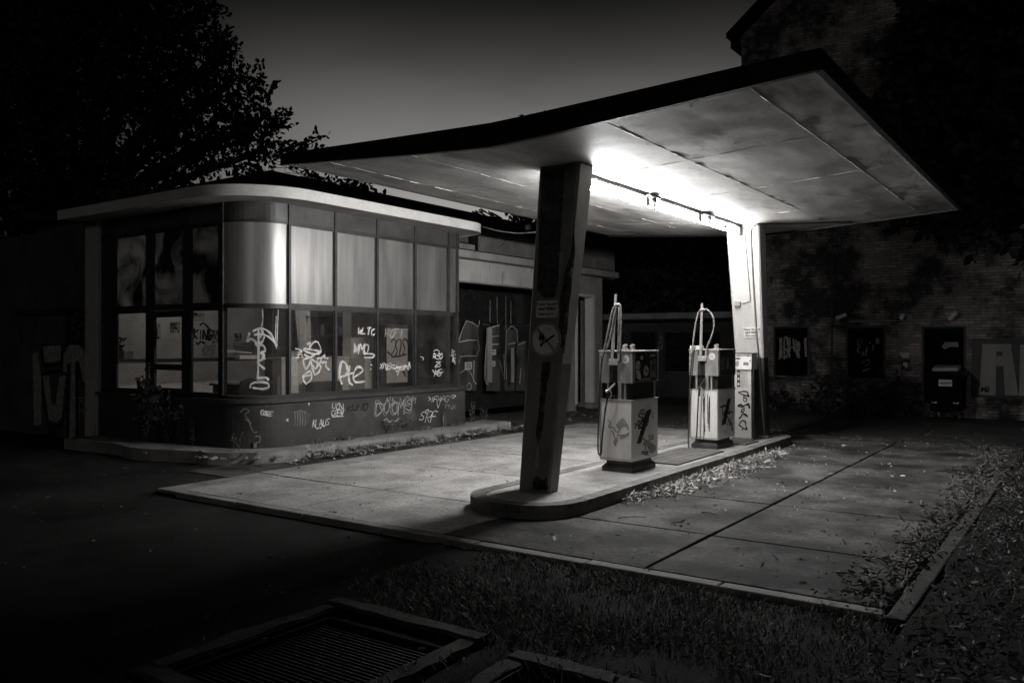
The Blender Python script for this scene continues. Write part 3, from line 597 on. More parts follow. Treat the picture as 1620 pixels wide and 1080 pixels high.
# ================================================================== PUMPS
def make_pump(cx, fy, var, label):
    t = thing('fuel_pump', (cx, fy+.345, IZ), label, 'petrol pump', 'old petrol pumps on the island')
    B = lambda *a: MB().box(cx+a[0], cx+a[1], fy+a[2], fy+a[3], IZ+a[4], IZ+a[5])
    m = B(-.20, .20, .02, .67, -.01, .055); m.hexa([(cx-.20, fy+.02, IZ+.055), (cx+.20, fy+.02, IZ+.055), (cx+.20, fy+.67, IZ+.055), (cx-.20, fy+.67, IZ+.055), (cx-.16, fy+.06, IZ+.09), (cx+.16, fy+.06, IZ+.09), (cx+.16, fy+.63, IZ+.09), (cx-.16, fy+.63, IZ+.09)])
    m.box(cx-.16, cx+.16, fy+.06, fy+.63, IZ+.0895, IZ+.132); build('pedestal', m, COLBLACK, t, bevel=0.006)
    cab = build('cabinet', B(-.22, .22, 0, .69, .13, .845), PUMPW, t, bevel=0.012)
    m = B(-.228, .228, -.008, .698, .84, .856); build('cabinet_lid', m, PUMPM, cab, bevel=0.004)
    m = MB()
    for x in (-.217, .205): m.box(cx+x, cx+x+.012, fy-.003, fy-.0005, IZ+.15, IZ+.83)
    m.box(cx-.205, cx+.205, fy-.003, fy-.0005, IZ+.15, IZ+.16); build('edge_trim', m, PUMPM, cab)
    m = B(-.195, .195, .05, .64, .855, 1.06); build('display_window', m, DKPANEL, t, bevel=0.004)
    for a in ((.03, .075, -.004, .05), (-.13, -.10, .015, .049), (.10, .125, .012, .049), (.175, .2, .62, .66)): build('support', B(*a, .856, 1.06), PUMPM, t, bevel=0.003)
    hd = build('head', B(-.21, .21, .03, .69, 1.055, 1.42), STEELDK, t, bevel=0.006)
    for a in ((-.222, -.085), (.02, .222)): build('front_panel', B(a[0], a[1], -.003, .03, 1.05, 1.418), PUMPM, hd, bevel=0.006)
    build('lid', B(-.23, .23, -.012, .70, 1.419, 1.436), ALU, hd, bevel=0.004)
    build('side_panel', B(.2095, .222, .06, .665, 1.075, 1.40), DKPANEL, hd, bevel=0.004)
    m = B(.2, .226, .03, .06, 1.055, 1.42); m.box(cx+.2, cx+.226, fy+.665, fy+.69, IZ+1.055, IZ+1.42); build('panel_edge', m, PUMPM, hd)
    # dials and counters on the side panel
    S = cx+.2225
    def disc(y, z, r, mt, nm, h=.006): q = MB(); q.cyl((S, fy+y, IZ+z), (1, 0, 0), r, h, 20); build(nm, q, mt, hd, bevel=0.001)
    if var == 0:
        disc(.13, 1.26, .055, PALESP, 'dial'); disc(.35, 1.19, .062, PALESP, 'dial'); disc(.35, 1.19, .02, BLACK, 'dial_hub', .01)
        q = MB(); q.prism([(S, fy+a, IZ+b) for a, b in ((.08, 1.2), (.17, 1.2), (.21, 1.12), (.2, 1.09), (.1, 1.11))], (.004, 0, 0)); build('gauge_plate', q, PALESP, hd)
        q = MB(); q.box(S, S+.005, fy+.46, fy+.62, IZ+1.1, IZ+1.33); build('counter_plate', q, MIDSP, hd, bevel=0.004)
        q = MB(); q.box(S+.005, S+.008, fy+.50, fy+.56, IZ+1.2, IZ+1.28); build('counter_slot', q, BLACK, hd)
        q = MB(); q.box(S, S+.004, fy+.2, fy+.26, IZ+1.33, IZ+1.37); q.box(S, S+.004, fy+.46, fy+.6, IZ+1.36, IZ+1.385); build('price_plate', q, PALESP, hd)
        q = MB()
        for k in range(9): q.box(S, S+.004, fy+.16+.035*k, fy+.178+.035*k, IZ+1.085, IZ+1.1)
        build('digit_strip', q, PALESP, hd)
    else:
        q = MB(); q.box(S, S+.006, fy+.33, fy+.42, IZ+1.15, IZ+1.3); build('counter_plate', q, PALESP, hd, bevel=0.004)
        q = MB()
        for k in range(4): q.box(S+.006, S+.009, fy+.345, fy+.405, IZ+1.165+.033*k, IZ+1.185+.033*k)
        build('counter_slot', q, BLACK, hd)
        q = MB(); q.prism([(S, fy+a, IZ+b) for a, b in ((.1, 1.12), (.24, 1.14), (.26, 1.3), (.16, 1.34), (.08, 1.26))], (.003, 0, 0)); build('gauge_plate', q, MIDSP, hd)
        q = MB(); q.prism([(S, fy+a, IZ+b) for a, b in ((.46, 1.12), (.6, 1.11), (.62, 1.2), (.5, 1.22))], (.003, 0, 0)); build('gauge_plate', q, MIDSP, hd)
    # round test sticker on the front right panel
    q = MB(); q.cyl((cx+.13, fy-.003, IZ+1.33), (0, -1, 0), .048, .003, 24); build('inspection_disc', q, DIALW, hd)
    q = MB()
    for k in range(3): q.box(cx+.11, cx+.15, fy-.0075, fy-.0062, IZ+1.313+.014*k, IZ+1.319+.014*k)
    build('disc_mark', q, STAIN, hd)
    q = MB(); q.cyl((cx-.19, fy-.003, IZ+1.39), (0, -1, 0), .018, .012, 14); q.cyl((cx-.195, fy-.003, IZ+1.30), (0, -1, 0), .014, .012, 14); build('bolt', q, ALU, hd)
    # pipe fittings on the lid
    for a in ((.06, .16) if var == 0 else (.15,)):
        q = MB(); q.cyl((cx+a, fy+.12, IZ+1.436), (0, 0, 1), .045, .02, 12); q.cyl((cx+a, fy+.12, IZ+1.456), (0, 0, 1), .03, .03, 10); q.cyl((cx+a, fy+.12, IZ+1.486), (0, 0, 1), .014, .03, 8); q.tube([(cx+a-.03, fy+.12, IZ+1.49), (cx+a+.035, fy+.11, IZ+1.50)], .01, n=6, sub=1); build('pipe_fitting', q, ALU, hd)
    if var == 1:
        q = MB(); q.box(cx-.215, cx-.04, fy+.005, fy+.12, IZ+1.436, IZ+1.485); build('lamp_box', q, DIALW, hd, bevel=0.006)
    # bracket, mast, hose
    q = B(-.07, .05, -.055, .03, 1.265, 1.325); q.box(cx-.085, cx+.065, fy-.01, fy+.0, IZ+1.325, IZ+1.34); br = build('mast_bracket', q, ALU, t, bevel=0.004)
    tl = (.0, .03) if var == 0 else (-.015, .0)
    q = MB(); xa, xb = cx-.03, cx-.0+tl[1]-.005
    q.hexa([(xa-.022, fy-.045, IZ+1.325), (xa+.018, fy-.045, IZ+1.325), (xa+.018, fy-.025, IZ+1.325), (xa-.022, fy-.025, IZ+1.325), (xb-.015, fy-.05, IZ+2.1), (xb+.015, fy-.05, IZ+2.1), (xb+.015, fy-.03, IZ+2.1), (xb-.015, fy-.03, IZ+2.1)]); build('mast', q, ALU, t)
    pl = onY(fy-.06); W = lambda px, py, dy=0.0: pl(px, py)+Vector((0, dy, 0))
    if var == 0:
        hoses = [[W(977, 481), W(970, 490), W(964, 515), W(958, 545), W(953, 566), W(948.5, 600, .02), W(948, 640, .0), W(948, 690, -.03), W(950, 715, -.05), W(954, 716, -.05), W(956, 690, -.05), W(960, 650, -.04), W(963, 628, -.03)],
                 ]
        mast_h = [[W(977, 481), W(981.5, 484), W(983, 500), W(982, 530), W(981, 555), W(979, 572, .03)], [W(976, 482), W(972, 500), W(966, 530), W(960, 552)], [W(979.5, 486), W(979, 520), W(977.5, 560)]]
        noz = (963.5, 628, 965.5, 617, 973, 606)
    else:
        hoses = [[W(1112, 489), W(1106, 493), W(1102, 506), W(1098, 530), W(1095, 560), W(1092.5, 590), W(1091, 620), W(1090, 660), W(1091, 695, -.05), W(1094, 709, -.08), W(1099, 713, -.1), W(1103, 706, -.08), W(1105, 680, -.06), W(1106, 650, -.05), W(1107, 626, -.04)]]
        mast_h = [[W(1111, 488.5), W(1119, 490), W(1126, 497), W(1129.5, 506), W(1129, 520), W(1124, 536), W(1119, 548), W(1117, 560, .03)]]
        noz = (1107, 626, 1109, 612, 1115, 598)
    for h in hoses: q = MB(); q.tube(h, .0105, n=8, sub=5); build('hose', q, RUBBER, t, smooth=True)
    # weathered upper half of the hose loop
    for h in mast_h: q = MB(); q.tube(h, .0125, n=8, sub=5); build('hose', q, RUBBERG, t, smooth=True)
    q = MB(); q.tube([hoses[0][0]+Vector((0, -.004, .002)), hoses[0][1]+Vector((0, -.004, .001)), hoses[0][2]+Vector((0, -.004, 0)), hoses[0][3]+Vector((0, -.004, 0)), hoses[0][4]+Vector((0, -.004, 0))], .0135, n=8, sub=5); build('hose_sleeve', q, RUBBERG, t, smooth=True)
    q = MB(); p0 = hoses[0][0]; q.cyl(p0-Vector((.03, 0, .005)), (1, 0, 0), .016, .06, 10); build('hose_clip', q, ALU, t)
    a = W(noz[0], noz[1], -.03); b = W(noz[2], noz[3], -.045); c = W(noz[4], noz[5], .0)
    nz = build('nozzle', MB().tube([a, a.lerp(b, .5), b], .017, n=10, sub=4), BLACK, t, smooth=True)
    build('grip', MB().tube([b+Vector((-.03, -.01, -.008)), b, b.lerp(c, .55), c], .019, n=10, sub=4, r2=.009), ALU if var == 0 else BLACK, nz, smooth=True)
    build('trigger', MB().tube([a+Vector((.03, 0, 0)), a.lerp(b, .5)+Vector((.045, 0, 0)), b+Vector((.02, 0, 0))], .006, n=6), ALU, nz, smooth=True)
    q = MB(); q.box(cx-.045, cx+.03, fy-.002, fy+.03, IZ+1.06, IZ+1.2); build('nozzle_boot', q, BLACK, t, bevel=0.004)
    # painted marks on the cabinet
    plf = onY(fy); pls = onX(cx+.22)
    if var == 0:
        blobs('graffiti', [[(974, 672), (983, 662), (987, 668), (992, 675), (985, 674), (980, 682)], [(981, 690), (990, 686), (994, 689), (985, 693), (980, 694)], [(970, 698), (977, 690), (978, 697), (973, 706)]], plf, NYm, STAIN, cab)
        strokes('graffiti', [[(961, 664), (966, 668), (963, 674)], [(962, 675), (970, 676), (977, 683), (986, 671)], [(968, 680), (972, 690), (975, 697), (981, 676), (984, 662), (992, 672), (994, 680)], [(976, 688), (990, 688), (995, 684)]], plf, NYm, .018, STAIN, cab)
        blobs('bar_mark', [[(1023, 649), (1031, 646.5), (1014, 700), (1007, 702)]], pls, NX, INK, cab)
        blobs('wedge_mark', [[(1013.5, 689), (1037, 704.5), (1036.5, 712), (1030, 717)]], pls, NX, STAIN, cab, off=.0035)
        strokes('graffiti', gtext('SN', 1008, 652, 7, 13, .0, .2)+gtext('OO', 1013, 660, 5, 12)+gtext('MK', 1004, 668, 5, 10, -.1)+[[(1012, 650), (1019, 648), (1021, 660), (1014, 668), (1018, 675)], [(1009, 678), (1016, 676), (1013, 684)], [(1017, 700), (1021, 706), (1019, 711)]], pls, NX, .018, INK, cab)
        strokes('graffiti', gtext('SS', 1025, 688, 4, 7)+gtext('TKK', 1013, 714, 4, 6, -.06)+[[(1028, 716), (1030, 711), (1033, 715)]], pls, NX, .013, INK, cab)
        strokes('graffiti', [[(1030, 655), (1033, 651), (1031, 660), (1034, 657), (1033, 663)]], pls, NX, .012, STAIN, cab)
    else:
        blobs('bar_mark', [[(1151, 631), (1156, 629), (1148, 670), (1141, 673)]], pls, NX, INK, cab)
        strokes('graffiti', [[(1138, 644), (1148, 641)], [(1143, 643), (1142, 668)], [(1147, 650), (1144, 655), (1148, 659), (1146, 666)], [(1149, 648), (1153, 643), (1153, 652), (1149, 656), (1154, 664)], [(1153, 655), (1157, 650), (1159, 658), (1155, 666), (1158, 672)], [(1150, 672), (1153, 664), (1154, 674)], [(1154, 672), (1157, 668), (1157, 680)], [(1157, 668), (1160, 684)]], pls, NX, .026, INK, cab)
        strokes('graffiti', gtext('ICI', 1141, 631, 2.4, 7), pls, NX, .007, STAIN, cab)
        q = MB()
        for k in range(4): q.ribbon([pls(1144, 680+2.2*k), pls(1152+(k % 2)*2, 678.5+2.2*k)], .006, NX)
        build('fine_print', q, STAIN, cab, recalc=False)
        rr = random.Random(3)
        S = []
        for k in range(9):
            x = 1117+rr.uniform(-4.5, 5.5); y0 = rr.uniform(622, 632); S.append([(x, y0), (x+rr.uniform(-1, 1), y0+20), (x+rr.uniform(-1.5, 1.5), y0+rr.uniform(30, 70))])
        strokes('oil_stain', S, plf, NYm, .009, INK, cab)
    return t
make_pump(-4.66, 8.80, 0, 'graffitied white petrol pump nearer the dark column, with two pipe fittings on its head')
make_pump(-4.66, 11.50, 1, 'oil-streaked white petrol pump beside the payment terminal, its hose looping over a mast')

# payment terminal
TX0, TX1, TY = -4.725, -4.435, 12.89
t = thing('payment_terminal', ((TX0+TX1)/2, TY+.14, IZ), 'narrow white payment terminal with black tag in front of the farther column', 'payment terminal')
m = MB().box(TX0+.006, TX1-.012, TY+.03, TY+.28, IZ+.02, 1.235); body = build('housing', m, TERMW, t, bevel=0.008)
m = MB().box(TX1-.012, TX1+.022, TY+.06, TY+.29, IZ+.01, 1.24); build('side_casing', m, STEELDK, t, bevel=0.004)
m = MB().box(TX0-.03, TX1+.02, TY+.0, TY+.3, IZ-.005, IZ+.025); build('foot', m, CHEQ, t, bevel=0.004)
m = MB().hexa([(TX0, TY+.0, 1.235), (TX1, TY+.0, 1.235), (TX1, TY+.28, 1.235), (TX0, TY+.28, 1.235), (TX0, TY+.02, 1.485), (TX1, TY+.02, 1.485), (TX1, TY+.28, 1.485), (TX0, TY+.28, 1.485)]); hd = build('head', m, TERMW, t, bevel=0.006)
m = MB().box(TX0-.008, TX1+.025, TY+.012, TY+.3, 1.485, 1.50); build('head_lid', m, STEELDK, hd, bevel=0.003)
u = Vector((0, .08, 1)).normalized(); n = RX.cross(u)
TC = Vector((TX0, TY, 1.235)); tp_ = lambda a, b, o=.003: TC+RX*a+u*b+n*o
text('lettering', 'TANKAUTOMAT', tp_(.145, .222), (1, 0, 0), u, .042, INK, hd, bold=.0006)
def tpl(nm, a0, a1, b0, b1, mt, h=.003):
    q = MB(); q.obox(tp_((a0+a1)/2, (b0+b1)/2, .001), RX*(a1-a0)/2, u*(b1-b0)/2, n*h); return build(nm, q, mt, hd)
tpl('display', .02, .11, .165, .185, BLACK)
for k in range(4): tpl('key_row', .03, .085, .06+.02*k, .073+.02*k, STAIN)
tpl('card_slot', .16, .245, .07, .12, STAIN); tpl('slot_mouth', .165, .24, .088, .094, BLACK, .005)
q = MB(); q.cyl(tp_(.265, .14, .0), n, .011, .006, 12); build('lock', q, BLACK, hd)
m = MB().box(TX0+.05, TX0+.225, TY+.027, TY+.029, .96, 1.22); st = build('instruction_sticker', m, DIALW, body)
m = MB().box(TX0+.05, TX0+.1, TY+.025, TY+.0268, .96, 1.22); build('sticker_band', m, MIDSP, st)
for k in range(3): q = MB(); q.cyl((TX0+.075, TY+.0249, 1.005+.083*k), (0, -1, 0), .019, .0012, 16); build('sticker_symbol', q, DIALW, st)
q = MB()
for k in range(9): q.box(TX0+.108, TX0+.16+.05*random.random(), TY+.0255, TY+.0268, .975+.026*k, .981+.026*k)
build('sticker_print', q, STAIN, st)
pl = onY(TY+.03)
strokes('graffiti', [[(1168, 620), (1181, 619), (1184, 627)], [(1168, 621), (1178, 625), (1186, 627)], [(1177, 626), (1177, 635), (1181, 634), (1181, 630), (1178, 629)],
                     [(1167, 642), (1172, 639), (1176, 642), (1184, 638), (1186, 646)], [(1168, 641), (1174, 644), (1180, 640), (1184, 640)], [(1177, 642), (1177, 650), (1173, 652), (1174, 647), (1177, 647)],
                     [(1182, 657), (1176, 654), (1172, 659), (1169, 662)], [(1176, 655), (1183, 659)], [(1173, 666), (1169, 672), (1175, 676), (1174, 680)], [(1173, 665), (1179, 666), (1180, 673), (1182, 679), (1176, 677)]], pl, NYm, .02, INK, body, sub=3)
strokes('graffiti', [[(1167, 642.5), (1172, 640), (1174, 643)], [(1180, 640), (1184.5, 640), (1185, 645)], [(1173, 665.5), (1178, 666), (1180, 672)], [(1170, 672), (1174, 676)], [(1176, 678), (1182, 677)]], pl, NYm, .024, INK, body, sub=3)

# ================================================================== KIOSK
BLOCK = True
KX, KY, RR = -10.6, 8.19, .7
CCX, CCY = KX-RR, KY+RR
MY = [8.89, 9.88, 10.88, 11.9, 12.9, 13.17]
LX = [-11.3, -12.25, -13.33, -14.5]
k = thing('kiosk_building', (-12.5, 10.8, 0), 'abandoned kiosk with rounded glazed corner, frosted upper panes and graffitied dark plinth', 'kiosk')
def path(off, x_left=-14.9, y_end=13.17, n=14):
    P = [(x_left, KY-off), (CCX, KY-off)]
    P += [(CCX+(RR+off)*math.sin(R(90*i/n)), CCY-(RR+off)*math.cos(R(90*i/n))) for i in range(1, n+1)]
    P += [(KX+off, y_end)]
    return P
def wall_strip(o_out, o_in, z0, z1, **kw):
    A = path(o_out, **kw); B_ = path(o_in, **kw); m = MB()
    for i in range(len(A)-1):
        m.hexa([(B_[i][0], B_[i][1], z0), (A[i][0], A[i][1], z0), (A[i+1][0], A[i+1][1], z0), (B_[i+1][0], B_[i+1][1], z0), (B_[i][0], B_[i][1], z1), (A[i][0], A[i][1], z1), (A[i+1][0], A[i+1][1], z1), (B_[i+1][0], B_[i+1][1], z1)])
    return m
def clean(m):     # weld inner faces of a strip
    return m
pln = build('plinth', wall_strip(.08, -.08, -.06, .715, y_end=13.36), PLINTH, k)
build('sill', wall_strip(.12, -.06, .715, .775, y_end=13.38), BAND, k)
build('transom', wall_strip(.035, -.035, 2.205, 2.275), STEELDK, k)
build('bottom_rail', wall_strip(.03, -.03, .775, .83), STEELDK, k)
build('header_band', wall_strip(.02, -.03, 3.60, 3.875), BAND, k)
build('top_rail', wall_strip(.03, -.035, 3.555, 3.60), STEELDK, k)
for y in MY: build('mullion', MB().box(KX-.045, KX+.045, y-.024, y+.024, .83, 3.874), STEELDK, k, bevel=0.004)
for x in LX: build('mullion', MB().box(x-.03, x+.03, KY-.045, KY+.045, .83, 3.874), STEELDK, k, bevel=0.004)
def bay(name, pts, z0, z1, mt, parent, normal_off=0.0):
    m = MB(); V = [(x, y, z) for x, y in pts for z in (z0, z1)]
    m.add(V, [(2*i, 2*i+2, 2*i+3, 2*i+1) for i in range(len(pts)-1)])
    return build(name, m, mt, parent, recalc=False, smooth=len(pts) > 2)
win = []
for i in range(4):
    a, b = MY[i]+.024, MY[i+1]-.024
    m = MB()
    for z0, z1 in ((.83, 2.205), (2.275, 3.555)):
        for q in ((a, a+.016), (b-.016, b)): m.box(KX-.014, KX+.02, q[0], q[1], z0, z1)
        m.box(KX-.014, KX+.02, a+.016, b-.016, z0, z0+.016); m.box(KX-.014, KX+.02, a+.016, b-.016, z1-.016, z1)
    w = build('window', m, STEELDK, k)
    tw = (.0, .018, .018, .0)[i]*0
    bay('clear_pane', [(KX, a+.016), (KX, b-.016)], .846, 2.19, GLASS, w)
    bay('frosted_pane', [(KX, a+.016), (KX, b-.016)], 2.291, 3.54, FROST, w)
    win.append(w)
arc = [(CCX+RR*math.sin(R(a)), CCY-RR*math.cos(R(a))) for a in np.linspace(2.5, 88, 22)]
m = MB()
for (x, y) in (arc[0], arc[-1]): m.box(x-.012, x+.012, y-.012, y+.012, .83, 2.2); m.box(x-.012, x+.012, y-.012, y+.012, 2.28, 3.55)
wc = build('curved_window', m, STEELDK, k)
bay('clear_pane', arc, .832, 2.203, GLASS, wc); bay('frosted_pane', arc, 2.277, 3.553, FROST, wc)
# small rounded end pane by the garage
arc2 = [(KX-.2+.2*math.cos(R(a)), 13.19+.2*math.sin(R(a))) for a in np.linspace(0, 90, 8)]
m = MB(); m.box(KX-.24, KX-.19, 13.37, 13.41, .78, 3.87); w5 = build('curved_window', m, STEELDK, k)
bay('clear_pane', [(KX, 12.92)]+arc2, .832, 2.203, GLASS, w5); bay('frosted_pane', [(KX, 12.92)]+arc2, 2.277, 3.553, FROST, w5)
bay('header_pane', [(KX+.02, 13.19)]+[(x+.01, y) for x, y in arc2[1:]], 3.6, 3.874, BAND, w5)
# street side: fixed lights and the door
for i, (a, b) in enumerate(((LX[1], LX[0]), (LX[2], LX[1]), (LX[3], LX[2]))):
    a += .03; b -= .03
    m = MB()
    th = .09
    for z0, z1 in (((.83, 2.205), (2.275, 3.555)) if i != 1 else ((2.275, 3.555),)):
        for q in ((a, a+th), (b-th, b)): m.box(q[0], q[1], KY-.02, KY+.02, z0, z1)
        m.box(a+th, b-th, KY-.02, KY+.02, z0, z0+.03); m.box(a+th, b-th, KY-.02, KY+.02, z1-.03, z1)
    w = build('window', m, STEELDK, k)
    bay('upper_pane', [(a+th, KY), (b-th, KY)], 2.305, 3.525, GLASSDK, w)
    if i != 1: bay('clear_pane', [(a+th, KY), (b-th, KY)], .86, 2.175, GLASS, w)
    else:
        m = MB()
        for q in ((a, a+.11), (b-.11, b)): m.box(q[0], q[1], KY-.025, KY+.025, .785, 2.2)
        for z0, z1 in ((.785, .90), (1.20, 1.30), (2.09, 2.2)): m.box(a+.11, b-.11, KY-.025, KY+.025, z0, z1)
        dr = build('door', m, STEELDK, k)
        bay('door_pane', [(a+.11, KY), (b-.11, KY)], .9, 1.2, GLASS, dr); bay('door_pane', [(a+.11, KY), (b-.11, KY)], 1.3, 2.09, GLASS, dr)
        build('handle', MB().tube([(a+.06, KY-.03, 1.25), (a+.06, KY-.08, 1.25), (a+.06, KY-.08, 1.05), (a+.06, KY-.03, 1.05)], .012, sub=1), ALU, dr)
# roof
out = [(-15.3, 7.6)]+[(CCX+1.29*math.sin(R(a)), 8.89-1.29*math.cos(R(a))) for a in np.linspace(0, 90, 40)]+[(-10.6+.59*math.cos(R(a)), 13.0+.59*math.sin(R(a))) for a in np.linspace(0, 90, 10)]+[(-12.3, 13.59), (-12.3, 16), (-15.3, 16)]
m = MB(); m.prism([(x, y, 3.876) for x, y in out], (0, 0, .145)); rf = build('roof', m, SOFF2, k)
m = MB()
for (a, b) in zip(out[:51], out[1:52]):
    d = Vector((b[0]-a[0], b[1]-a[1], 0)).normalized(); nn = Vector((d.y, -d.x, 0))*.012
    A0, B0 = Vector((a[0], a[1], 3.862)), Vector((b[0], b[1], 3.862)); h = Vector((0, 0, .17))
    m.hexa([A0-nn*.0, B0-nn*.0, B0+nn, A0+nn, A0+h, B0+h, B0+nn+h, A0+nn+h])
build('fascia', m, ROOFWH, rf)
m = MB(); m.prism([(x-.04 if x > -11 else x, y+.05 if y < 10 else y-.03, 4.0225) for x, y in out], (0, 0, .035)); build('roof_felt', m, TAR, rf)
# walls
m = MB(); m.box(-14.859, -14.531, KY-.03, KY+.03, .776, 3.87); build('blank_panel', m, STEELDK, k)
m = MB(); m.box(-15.3, -14.86, KY-.10, KY+.22, -.05, 3.87); build('pilaster', m, LINTEL, k, bevel=0.01)
m = MB(); m.box(-24, -15.3, KY+.08, KY+.28, -.05, 3.86); m.box(-17.0, -16.8, KY+.28, 15.8, -.05, 3.87); lw = build('wall', m, PLASTERDK, k)
m = MB(); m.box(-16.8, -10.72, 13.30, 13.36, -.05, 3.88); build('wall', m, mat('grey_interior_wall', .06, .12, rough=.8, scale=1.2, fine=30, bump=.05), k)
m = MB(); m.box(-16.795, -16.77, KY+.3, 13.29, .1, 3.87); build('wall', m, INWALL, k)
m = MB(); m.box(-16.8, -14.87, KY+.285, KY+.31, .1, 3.87); build('wall', m, INWALL, k)
m = MB(); m.box(-16.78, -10.72, KY+.12, 13.29, .02, .1); build('floor', m, INFLOOR, k)
# --- graffiti on glass (real paint film on the panes)
PX = onX(KX); CYL = onCyl(CCX, CCY, RR); ncyl = lambda p: Vector((p.x-CCX, p.y-CCY, 0)).normalized()
S = [[(400, 524), (412, 519), (424, 524), (432, 534), (437, 548), (434, 541), (424, 532), (412, 528), (402, 530)], [(395, 526), (391, 540), (397, 536), (404, 540), (406, 546), (414, 541), (418, 532), (414, 522)], [(412, 545), (418, 548), (419, 555), (413, 558), (418, 562), (414, 566)], [(409, 518), (409, 560), (408, 600)], [(407, 572), (420, 566)], [(407, 573), (419, 584)], [(408, 598), (420, 597), (425, 601)], [(396, 614), (398, 607), (410, 604), (423, 606), (425, 612), (415, 615), (400, 613)]]
strokes('graffiti', S, CYL, ncyl, .032, CHALK, wc, off=.004)
strokes('white_streak', [[(415, 490), (416, 505), (413, 518)], [(437, 500), (436, 530), (437, 552)], [(440, 490), (439, 515), (438, 548)], [(411, 518), (415, 524), (412, 534)]], CYL, ncyl, .012, CHALK, wc, off=.006)  # thin white upright streaks on the curved pane
S = [[(486, 545), (491, 541), (489, 552), (495, 542), (503, 541), (508, 556), (499, 560), (484, 556), (481, 551), (508, 556)], [(481, 560), (491, 565), (504, 556)], [(479, 569), (492, 566), (484, 585), (479, 569)], [(493, 568), (508, 580), (498, 593), (492, 571)], [(491, 586), (479, 595), (484, 607), (493, 598), (492, 587)], [(478, 596), (494, 592)], [(501, 568), (506, 566), (508, 571), (504, 575), (501, 571)], [(508, 566), (514, 561), (513, 566), (520, 567)], [(509, 574), (516, 572), (515, 579), (521, 585)], [(467, 551), (474, 553), (478, 556), (471, 557)], [(466, 566), (472, 566), (471, 561), (477, 560), (478, 566)], [(488, 563), (492, 566), (494, 560)], [(494, 577), (499, 583), (503, 577)]]
strokes('graffiti', S, PX, NX, .03, CHALK, win[0], sub=2)
S = [[(550, 588), (547, 575), (540, 573), (537, 592), (541, 608)], [(535, 597), (553, 592)], [(553, 578), (552, 602), (558, 609)], [(546, 591), (560, 590)], [(559, 597), (574, 586), (566, 580), (559, 592), (562, 604), (577, 603)]]
strokes('graffiti', S, PX, NX, .04, CHALK, win[1], sub=5)
S = gtext('WLTO', 565, 517, 6, 11, .1)+gtext('WMO', 559, 543, 7, 14, .08)+[[(575, 560), (590, 560), (590, 565), (576, 565)], [(563, 545), (561, 552)]]
strokes('graffiti', S, PX, NX, .026, CHALK, win[1], sub=3)
S = gtext('XNOCHON', 599, 574, 5.6, 9, .08, .2, jit=.22)+[[(610, 576), (625, 582), (645, 579), (647, 572), (649, 583)], [(626, 588), (631, 586), (628, 593)], [(586, 576), (589, 578)], [(585, 584), (588, 583)]]
strokes('graffiti', S, PX, NX, .02, CHALK, win[2], sub=3)
strokes('graffiti', gtext('HOFI', 609, 521, 6, 12, -.05), PX, NX, .016, PALESP, win[2], sub=3)
S = gtext('RSO', 685, 559, 4.5, 8)+gtext('ZS', 688, 572, 4, 7)+gtext('MS', 687, 584, 5, 9)+[[(686, 556), (690, 553), (695, 556), (692, 563), (699, 560)], [(684, 585), (690, 592), (700, 588)], [(665, 564), (670, 566), (668, 570)]]
strokes('graffiti', S, PX, NX, .02, CHALK, win[3], sub=3)
strokes('graffiti', gtext('XZX', 713, 555, 2.6, 8)+gtext('SE', 714, 566, 3, 6)+[[(715, 552), (718, 560), (716, 572)], [(719, 570), (720, 577)]], PX, NX, .012, CHALK, w5, sub=2)
# --- graffiti on the plinth
PP = onX(KX+.08); PC = onCyl(CCX, CCY, RR+.08)
def pl_write(S, w, mt): return strokes('graffiti', S, PP, NX, w, mt, pln, sub=3)
strokes('graffiti', gtext('CORE', 412, 649, 4.2, 7, .1, .1), PC, ncyl, .017, CHALK, pln, off=.004, sub=3)
pl_write(gtext('KLAUS', 494, 663, 4.6, 11, -.02, .1)+[[(501, 679), (508, 675), (506, 678)]], .016, CHALK)
pl_write(gtext('UCN', 525, 637, 5, 9)+gtext('CREW', 524, 648, 4, 8)+[[(525, 659), (543, 658)]], .017, CHALK)
pl_write(gtext('KUNO', 549, 641, 7, 10, -.1), .02, INK)
pl_write(gtext('DOOMS', 595, 636, 10, 19, -.06, .05, 1.15, .1)+[[(600, 640), (604, 650), (601, 654)], [(612, 629), (613, 634)], [(617, 627), (617, 634)], [(622, 629), (620, 634)], [(607, 665), (612, 662), (615, 667), (622, 664), (626, 666), (631, 661)]], .020, PALESP)
pl_write(gtext('DOOMS', 593, 634, 10.6, 22, -.06, .05, 1.1, .06), .012, PALESP)
pl_write(gtext('TSM', 641, 628, 5, 10, -.08, .2, 1.0, .2), .015, PALESP)
pl_write(gtext('SRF', 662, 652, 8, 15, -.04, .3)+[[(674, 649), (678, 648), (677, 653), (673, 653), (674, 649)]], .016, CHALK)
pl_write(gtext('IFVAG', 680, 627, 5, 8, -.04)+[[(691, 632), (693, 645), (698, 629)], [(712, 628), (716, 625), (721, 626), (715, 630)], [(678, 628), (681, 630)], [(678, 633), (682, 631)]], .014, CHALK)
pl_write(gtext('TNX', 702, 640, 5.5, 7, .05), .012, PALESP)
pl_write([[(701, 656), (703, 676)], [(703, 654), (705, 668), (704, 678)], [(700, 664), (706, 662)]], .010, PALESP)
pl_write([[(466+4*i, 650+2*(i % 2)), (467+4*i, 662), (466+4*i, 674)] for i in range(5)]+[[(467, 652), (475, 649), (484, 653)]], .010, STAIN)
strokes('graffiti', [[(380, 652), (388, 646), (394, 650), (388, 656), (394, 664), (396, 672), (402, 684), (407, 682)], [(398, 670), (388, 662)], [(404, 690), (411, 690), (411, 698), (405, 700)]], PC, ncyl, .014, STAIN, pln, off=.004)
